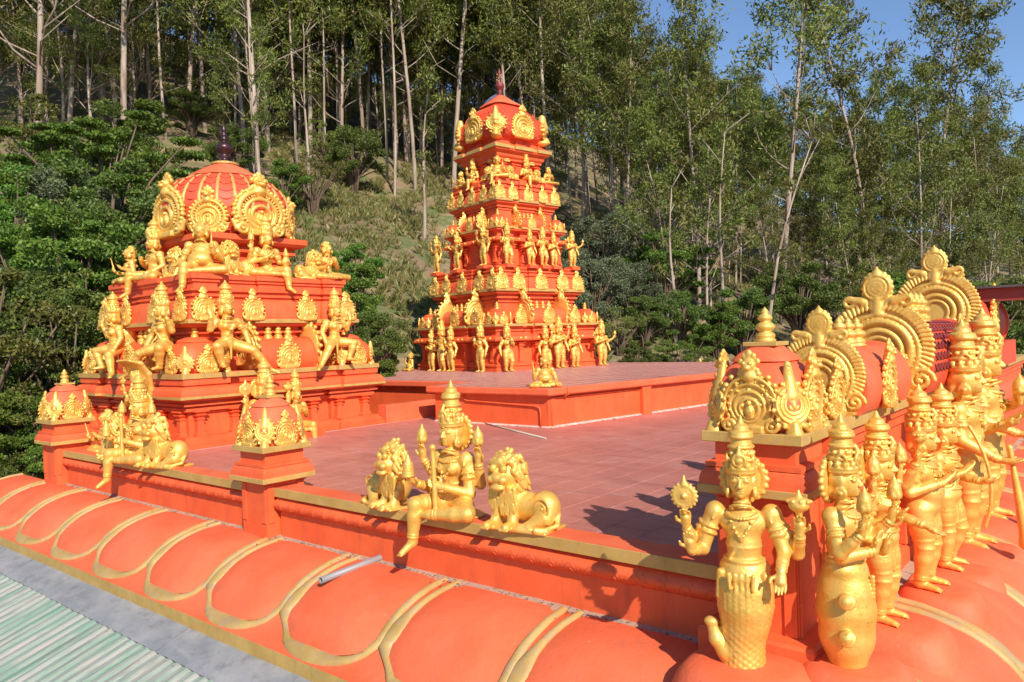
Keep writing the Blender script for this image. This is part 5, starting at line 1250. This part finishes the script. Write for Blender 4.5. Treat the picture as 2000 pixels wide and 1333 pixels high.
def euc(seed, H, cb, spread=1.0, dens=1.0, thick=1.0, fork=False):
    rng = np.random.default_rng(seed); rd = random.Random(seed); tr = MB(); C = []
    lean = rng.normal(size=2)*.045*H; pts = []; rad = []
    for i in range(11):
        t = i/10; pts.append(Vector((lean[0]*t*t+.28*math.sin(t*5+seed), lean[1]*t*t+.28*math.cos(t*4+seed), -1.5+(H+1.5)*t))); rad.append(thick*(.20*(1-t)**.8+.035))
    tr.tube(pts, rad, 8)
    def at(t): f = t*10; i = min(int(f), 9); return pts[i].lerp(pts[i+1], f-i)
    nb = rd.randint(18, 23)
    for k in range(nb):
        t = cb+(1-cb)*(k+rd.random()*.6)/nb; o = at(t); a = k*2.4+rd.uniform(-.6, .6)
        L = H*.26*(1.15-.85*(t-cb)/(1-cb))*spread*rd.uniform(.7, 1.2); up = rd.uniform(.5, 1.1)
        d = Vector((math.cos(a), math.sin(a), up)).normalized(); p = [o]
        for j in range(4): d = (d+Vector((rd.uniform(-.25, .25), rd.uniform(-.25, .25), rd.uniform(-.05, .25)))).normalized(); p.append(p[-1]+d*L/4)
        r0 = thick*.085*(1.2-t); tr.tube(p, [r0, r0*.8, r0*.6, r0*.4, r0*.2], 5)
        for j in range(rd.randint(3, 5)):
            b = p[rd.randint(1, 4)]; dd = (d+Vector((rd.uniform(-1, 1), rd.uniform(-1, 1), rd.uniform(-.2, .6)))).normalized(); e = b+dd*L*rd.uniform(.25, .5)
            tr.tube([b, (b+e)/2+Vector((0, 0, .08)), e], [.028, .02, .01], 4)
            rr = H*.035*rd.uniform(.8, 1.5); C.append(blob(rng, e, rr, int(75*dens*rd.uniform(.7, 1.3)), .75))
            if rd.random() < .5: C.append(blob(rng, (b+e)/2, rr*.7, int(30*dens), .7))
        C.append(blob(rng, p[-1], H*.04*rd.uniform(.8, 1.4), int(95*dens), .75))
    for k in range(rd.randint(1, 4)):      # bare dead limbs below the crown
        t = rd.uniform(.3, cb); o = at(t); a = rd.uniform(0, 6.28); L = rd.uniform(1.2, 3.2)
        tr.tube([o, o+Vector((math.cos(a)*L*.5, math.sin(a)*L*.5, L*.25)), o+Vector((math.cos(a+.4)*L, math.sin(a+.4)*L, L*.6))], [.05*thick, .035, .012], 5)
    C = np.concatenate(C)
    return tr.mesh('trunk', True), leaves_mesh('crown', C, rng, (.22, .42), (.06, .13))
def shrub(seed, n=26, leaf=(.038, .075), wd=(.019, .038), per=110, flat=.55, spread=1.0):
    rng = np.random.default_rng(seed); rd = random.Random(seed); tr = MB(); C = []
    for k in range(n):
        a = k*2.4+rd.uniform(-.4, .4); e = math.asin(rd.uniform(-.8, 1)); rr = rd.uniform(.45, 1.12)
        tip = Vector((math.cos(a)*math.cos(e)*rr*spread, math.sin(a)*math.cos(e)*rr*spread, 1.2+math.sin(e)*rr*.85))
        tr.tube([(0, 0, -.8), (tip.x*.2, tip.y*.2, .45), (tip.x*.6, tip.y*.6, .2+tip.z*.55), tuple(tip)], [.032, .028, .018, .006], 5)
        C.append(blob(rng, tip, rd.uniform(.12, .32), per, flat))
    return tr.mesh('stems', True), leaves_mesh('foliage', np.concatenate(C), rng, leaf, wd, .15)
rnd = random.Random(21)
EUC = [euc(1, 22, .20, .9, thick=.64), euc(2, 24, .27, .8, thick=.62), euc(3, 20, .22, 1.05, thick=.7), euc(4, 25, .30, .75, thick=.64), euc(5, 21, .18, 1.1, 1.15, .75), euc(6, 18, .15, 1.15, 1.2, .7), euc(7, 23, .14, 1.0, 1.3, .75), euc(8, 26, .36, .7, thick=.68), euc(9, 22, .42, .55, .55, .5), euc(10, 20, .50, .5, .5, .42)]
EH = [22, 24, 20, 25, 21, 18, 23, 26, 22, 20]
for tr_, lf_ in EUC: tr_.materials.append(BARK); lf_.materials.append(LEAF)
def tree(u, d, k, h, label, group, rz=None, name='eucalyptus_tree'):
    o = empty(name, ground_at(u, d), rnd.uniform(0, 6.28) if rz is None else rz, h/EH[k]); tag(o, label, 'tree', group)
    ob('trunk', EUC[k][0], None, o); ob('crown', EUC[k][1], None, o); return o
def zone(u, back):
    w = 'deep in the wood' if back else 'at wood edge'
    if u < 230: return f'slim pale eucalyptus {w} at far left'
    if u < 520: return f'slim pale eucalyptus {w} left of the ribbed dome finial'
    if u < 860: return f'slim pale eucalyptus {w} between ribbed dome and tall tower'
    if u < 1120: return f'slim pale eucalyptus {w} directly behind the tall tower'
    if u < 1480: return f'slim pale eucalyptus {w} right of the tall tower'
    if u < 1750: return f'slim eucalyptus {w} above the nearest domed corner post'
    return f'slim eucalyptus {w} at far right above the canopy'
def hmul(u): return float(np.interp(u, [0, 1130, 1260, 1450, 1700, 2000, 2300], [1.05, 1.0, .62, .60, .64, .60, .6]))
GT = 'eucalyptus trees on the hill'
FRONT = []; SHR = []
ORD = ['leftmost', 'second from left', 'third from left', 'fourth from left', 'fifth from left', 'sixth from left', 'seventh from left', 'eighth from left', 'ninth from left', 'tenth from left', 'eleventh from left', 'twelfth from left', 'thirteenth from left', 'fourteenth from left', 'fifteenth from left']
def number(L):
    by = {}
    for u, o in L: by.setdefault(o['label'], []).append((u, o))
    for lab, q in by.items():
        if len(q) < 2: continue
        q.sort(key=lambda e: e[0])
        for i, (u, o) in enumerate(q): o['label'] = (ORD[i] if i < len(ORD)-1 and i < len(q)-1 else 'rightmost' if i == len(q)-1 else ORD[-1])+' '+lab
def row(u0, u1, n, d0, d1, back, ks, jit=.5, hm=1.0):
    for i in range(n):
        u = u0+(u1-u0)*(i+.5+rnd.uniform(-jit, jit))/n; d = rnd.uniform(d0, d1); k = rnd.choice(ks)
        o = tree(u, d, k, EH[k]*hmul(u)*hm*rnd.uniform(.80, 1.15), zone(u, back).replace('slim pale', 'slim').replace('slim', 'pole-thin sparse-crowned' if k > 7 else 'small bushy' if hm <= .5 else 'low-crowned' if k in (4, 5, 6) else 'tall pale-trunked'), GT)
        if not back: FRONT.append((u, o))
def far_wood():
    VV = []; rng = np.random.default_rng(4); tb = MB(); n = 118
    for i in range(n):
        u = -260+2580*(i % 59+rnd.random())/59; d = rnd.uniform(*((68, 86) if i < 59 else (86, 112))); k = rnd.choice((2, 4, 6, 5)); s_ = hmul(u)*rnd.uniform(.8, 1.12); p = np.array(ground_at(u, d)); a = rnd.uniform(0, 6.28)
        me = EUC[k][1]; co = np.empty(len(me.vertices)*3, np.float32); me.vertices.foreach_get('co', co); q = co.reshape(-1, 4, 3); q = q[rng.random(len(q)) < .42]
        c = q.mean(1, keepdims=True); q = c+(q-c)*1.45; R3 = np.array(Matrix.Rotation(a, 3, 'Z')); VV.append((q @ R3.T)*s_+p)
        H = EH[k]*s_; tb.tube([p+np.array((0, 0, H*t-1)) for t in (0, .3, .6, .95)], [.17, .13, .09, .03], 5)
    V = np.concatenate(VV).reshape(-1, 3); me = new_mesh('far_wood', V, np.arange(len(V)).reshape(-1, 4)); o = ob('far_wood', me, LEAF)
    tag(o, 'hazy mass of distant eucalyptus wood filling the hill top', 'forest', None, 'stuff'); c = ob('trunk_mass', tb.mesh('trunk_mass', True), BARK, o); c['kind'] = 'stuff'
far_wood()
row(-200, 1150, 34, 56, 80, True, (5, 6, 4), hm=.5)
row(-200, 1100, 32, 54, 66, True, (0, 1, 3, 7, 3))
row(-150, 520, 15, 38, 52, True, (5, 4, 6), hm=.5)
row(520, 1100, 12, 50, 58, True, (5, 6), hm=.45)
row(-150, 560, 13, 40, 52, False, (1, 3, 0, 7, 4))
row(560, 1100, 17, 47, 56, False, (1, 3, 7, 0))
row(1100, 2250, 26, 50, 64, True, (0, 1, 2, 4, 6))
row(1130, 2200, 22, 38, 50, False, (1, 3, 0, 4, 5, 8), hm=.80)
row(1250, 2200, 9, 33, 38, False, (2, 5, 4), hm=.68)
row(430, 1130, 44, 45, 72, True, (8, 9))
row(-100, 430, 16, 40, 66, True, (8, 9))
row(1130, 1520, 24, 36, 62, True, (8, 9), hm=1.0)
tree(268, 36, 3, 27, 'big brown-barked tree with forked trunk above the flat green bush at left', GT)
tree(97, 30, 1, 24, 'straight white-trunked tree standing alone near left edge', GT)
tree(1533, 40, 7, 25, 'tallest straight-trunked eucalyptus reaching above frame over right wing', GT)
tree(1361, 36, 0, 17, 'pale trunk with a long sideways limb right of the tall tower', GT)
tree(1695, 46, 2, 20, 'thin eucalyptus with feathery crown against sky above right wing', GT)
tree(1850, 48, 4, 22, 'broad feathery eucalyptus against blue sky near right edge', GT)
tree(505, 38, 3, 22, 'pale slim trunk rising just right of the ribbed dome finial', GT)
# leaning bare saplings beside the bank
def sapling(u, d, h, lean, label):
    p = ground_at(u, d); tr_ = MB(); pts = [Vector((lean*h*(t**1.5)*_R0[0]+.1*math.sin(7*t), lean*h*(t**1.5)*_R0[1], h*t-.6)) for t in np.linspace(0, 1, 8)]
    tr_.tube(pts, [.08*(1-t)+.018 for t in np.linspace(0, 1, 8)], 7); rd = random.Random(int(u)); C = []; rng = np.random.default_rng(int(u))
    for i in range(7):
        b = pts[rd.randint(3, 7)]; e = b+Vector((rd.uniform(-1, 1), rd.uniform(-1, 1), rd.uniform(.5, 1.4)))*h*.12; tr_.tube([b, e], [.03, .01], 5); C.append(blob(rng, e, .5, 50, .7))
    o = empty('young_tree', p); tag(o, label, 'tree', 'young leaning trees'); ob('trunk', tr_.mesh('trunk', True), BARK, o); ob('crown', leaves_mesh('crown', np.concatenate(C), rng, (.2, .36), (.06, .12)), LEAF, o)
sapling(516, 33, 9, -.03, 'thin curved sapling just behind the ribbed dome'); sapling(833, 36, 8, .05, 'thin bare sapling on the grassy bank left of tall tower'); sapling(612, 40, 9, .0, 'slim young tree above grassy bank')
sapling(1475, 27, 10, .22, 'leaning forked pink-barked sapling behind nearest domed post'); sapling(1318, 31, 7, .0, 'thin young tree right of the tall tower foot'); sapling(1408, 33, 10, .04, 'slim straight young tree between tower and corner post')
# shrubs
SH = {}
def shr(key, m, **k):
    a, b = shrub(**k); a.materials.append(BARK2); b.materials.append(m); SH[key] = (a, b)
shr('dark', LEAF2, seed=31, n=50, per=560); shr('dark2', LEAF2, seed=35, n=44, per=560, flat=.7); shr('bright', LEAF3, seed=32, n=50, per=480, leaf=(.045, .09), wd=(.024, .046)); shr('bright2', LEAF3, seed=36, n=48, per=480, flat=.4, spread=1.25); shr('grey', LEAF4, seed=33, n=52, per=420, flat=.8, leaf=(.04, .07), wd=(.02, .035)); shr('flat', LEAF3, seed=34, n=44, flat=.2, spread=1.45, per=520); shr('thin', LEAF, seed=37, n=38, per=170)
def bush(u, y, d, r, key, label=None):
    hz = 666.5-4-.0318*(u-1000); zc = CAMH+(hz-y)/FPX*d; p = ground_at(u, d); s = min(max((zc-p.z)/1.2, .55*r), 1.15*r)
    z0 = min(zc-1.2*s, p.z+.25)
    names = {'dark': 'dark green leafy', 'dark2': 'dark green dense', 'bright': 'bright green leafy', 'bright2': 'bright green spreading', 'grey': 'grey-green small-leaved', 'flat': 'flat-topped yellow-green', 'thin': 'thin twiggy'}
    w = 'on the slope at far left' if u < 230 else 'on the slope behind the domed shrine' if u < 560 else 'on the grassy bank between shrine and tower' if u < 880 else 'on the slope right of the tall tower' if u < 1500 else 'at the right edge below the canopy'
    o = empty('shrub', (p.x, p.y, z0), rnd.uniform(0, 6.28), s); tag(o, label or f'{names[key]} shrub {w}', 'shrub', 'shrubs on the hillside')
    ob('stems', SH[key][0], None, o); ob('foliage', SH[key][1], None, o); return o
for a in ((50, 290, 27, 2.0, 'thin'), (205, 335, 25, 2.6, 'flat'), (130, 370, 24, 1.8, 'bright'), (270, 290, 30, 1.8, 'bright'), (160, 440, 22, 2.0, 'grey'), (40, 430, 22, 2.0, 'bright2'), (250, 420, 24, 1.9, 'dark2'), (-40, 520, 20, 2.3, 'dark'), (60, 540, 19, 1.9, 'bright'), (140, 520, 19, 1.8, 'bright'), (205, 500, 20, 1.5, 'dark2'), (215, 380, 22, 1.7, 'dark'),
          (20, 640, 17, 1.6, 'thin'), (110, 640, 17, 1.7, 'dark'), (170, 600, 17.5, 1.2, 'thin'), (40, 770, 15.5, 1.6, 'dark'), (130, 720, 16, 1.3, 'thin'), (-30, 860, 14.5, 1.7, 'bright'), (50, 880, 14.5, 1.3, 'bright2'), (0, 960, 13.8, 1.3, 'dark2'), (90, 820, 15.2, 1.3, 'thin'), (-60, 700, 15, 1.8, 'thin'),
          (330, 330, 34, 1.2, 'thin'), (390, 210, 44, 1.8, 'dark'), (470, 290, 38, 1.2, 'dark2'), (620, 345, 36, 1.4, 'thin'), (700, 300, 44, 1.7, 'dark2'), (560, 360, 34, 1.0, 'bright'), (650, 270, 46, 1.4, 'thin'), 
          (700, 520, 27, .8, 'bright'), (690, 590, 23, 1.1, 'bright'), (735, 660, 21, .9, 'dark2'), (725, 700, 18.5, .8, 'bright'), (800, 785, 16.5, .8, 'bright'), (770, 800, 16.2, .6, 'dark'),
          (1180, 490, 36, 1.9, 'grey'), (1230, 560, 33, 1.8, 'grey'), (1160, 570, 31, 1.5, 'grey'), (1300, 520, 36, 1.7, 'bright2'), (1210, 640, 29, 1.3, 'thin'), (1260, 620, 30, 1.6, 'dark'), (1330, 610, 31, 1.6, 'dark2'), (1400, 640, 31, 1.4, 'bright'), (1160, 690, 26, .9, 'bright'), (1250, 700, 27, .8, 'dark'), (1330, 690, 28, .8, 'bright2'), (1450, 620, 32, 1.4, 'dark'), (1380, 560, 38, 1.5, 'grey'),
          (1560, 560, 34, 1.6, 'dark'), (1640, 520, 36, 1.7, 'thin'), (1720, 480, 38, 1.8, 'bright'), (1800, 450, 38, 1.9, 'dark2'), (1880, 520, 33, 2.0, 'bright2'), (1960, 480, 34, 2.1, 'dark'), (2040, 560, 28, 2.0, 'dark2'), (1985, 640, 22, 1.7, 'grey'), (2010, 740, 18, 1.6, 'grey'), (1960, 720, 20, 1.2, 'dark'), (1985, 860, 16, 1.3, 'bright'), (1960, 960, 14.5, 1.0, 'dark'), (2010, 980, 14, 1.2, 'grey'), (1950, 840, 17, 1.0, 'dark2')):
    SHR.append((a[0], bush(*a)))
number(FRONT); number(SHR)
# bare grey branches at the left edge
bb = MB(); rd = random.Random(6)
def twig(p, d, L, r, lv):
    pts = [p]
    for i in range(4): d = (d+Vector((rd.uniform(-.3, .3), rd.uniform(-.3, .3), rd.uniform(-.15, .25)))).normalized(); pts.append(pts[-1]+d*L/4)
    bb.tube(pts, [r, r*.8, r*.65, r*.5, r*.3], 5)
    if lv:
        for i in range(4): twig(pts[rd.randint(1, 4)], (d+Vector((rd.uniform(-.9, .9), rd.uniform(-.9, .9), rd.uniform(-.2, .8)))).normalized(), L*rd.uniform(.45, .75), r*.5, lv-1)
pb_ = on_y(20, 1010, 7.2); 
for i in range(4): twig(pb_+Vector((-.3*i, .4*i, -1)), Vector((.5+.15*i, .2, .8)), 2.6, .045, 3)
tag(bb.ob('bare_branches', BARK, smooth=True), 'tangle of bare grey branches behind the far left post', 'branch')
# grass tufts on the bank
rng = np.random.default_rng(9); V = []; n = 0
rd = random.Random(12)
for i in range(13000):
    u = rd.uniform(430, 1500); d = rd.uniform(23, 56)
    if not (540 < u < 880) and rd.random() < .6: continue
    if _noise(u*.045, d*.9)+.35*_noise(u*.13, d*2.3) < rd.uniform(-.75, .25): continue
    p = ground_at(u, d); s = rd.uniform(.15, .45)
    for k in range(12):
        a = rd.uniform(0, 6.28); c, q = math.cos(a), math.sin(a); o = rd.uniform(.25, .9)*s; w = .016
        V += [(p.x-q*w, p.y+c*w, p.z-.03), (p.x+q*w, p.y-c*w, p.z-.03), (p.x+c*o+q*.01, p.y+q*o, p.z+s*rd.uniform(.5, 1)), (p.x+c*o-q*.01, p.y+q*o, p.z+s*rd.uniform(.45, .9))]
V = np.array(V); g_ = ob('grass', new_mesh('grass', V, np.arange(len(V)).reshape(-1, 4)), GRASSM); tag(g_, 'dry yellow-green grass tufts covering the bank', 'grass', None, 'stuff')

V = []; rd = random.Random(77)
for i in range(700):
    x = rd.uniform(-12.5, -1.7); o_ = abs(rd.gauss(.03, .05)); y = YP-o_-.02; z = -.418-.0*o_
    if i % 5 == 0: x = rd.choice(PX[1:-1])+rd.gauss(0, .05); o_ = abs(rd.gauss(.08, .1)); y = YP-o_-.03; z = eave_at(o_/1.3)[0].y+.012
    s_ = rd.uniform(.006, .02); a = rd.uniform(0, 6.28); c, q = math.cos(a)*s_, math.sin(a)*s_
    V += [(x-c, y-q, z+rd.uniform(0, .008)), (x+q*.4, y-c*.4, z+rd.uniform(0, .008)), (x+c, y+q, z+rd.uniform(0, .012)), (x-q*.4, y+c*.4, z+rd.uniform(0, .008))]
V = np.array(V); tag(ob('dry_leaves', new_mesh('dry_leaves', V, np.arange(len(V)).reshape(-1, 4)), leafmat('dead_leaf', [(.10, .06, .03), (.22, .14, .07), (.34, .25, .15)], .05)), 'dry leaf litter gathered along the parapet foot', 'leaves', None, 'stuff')
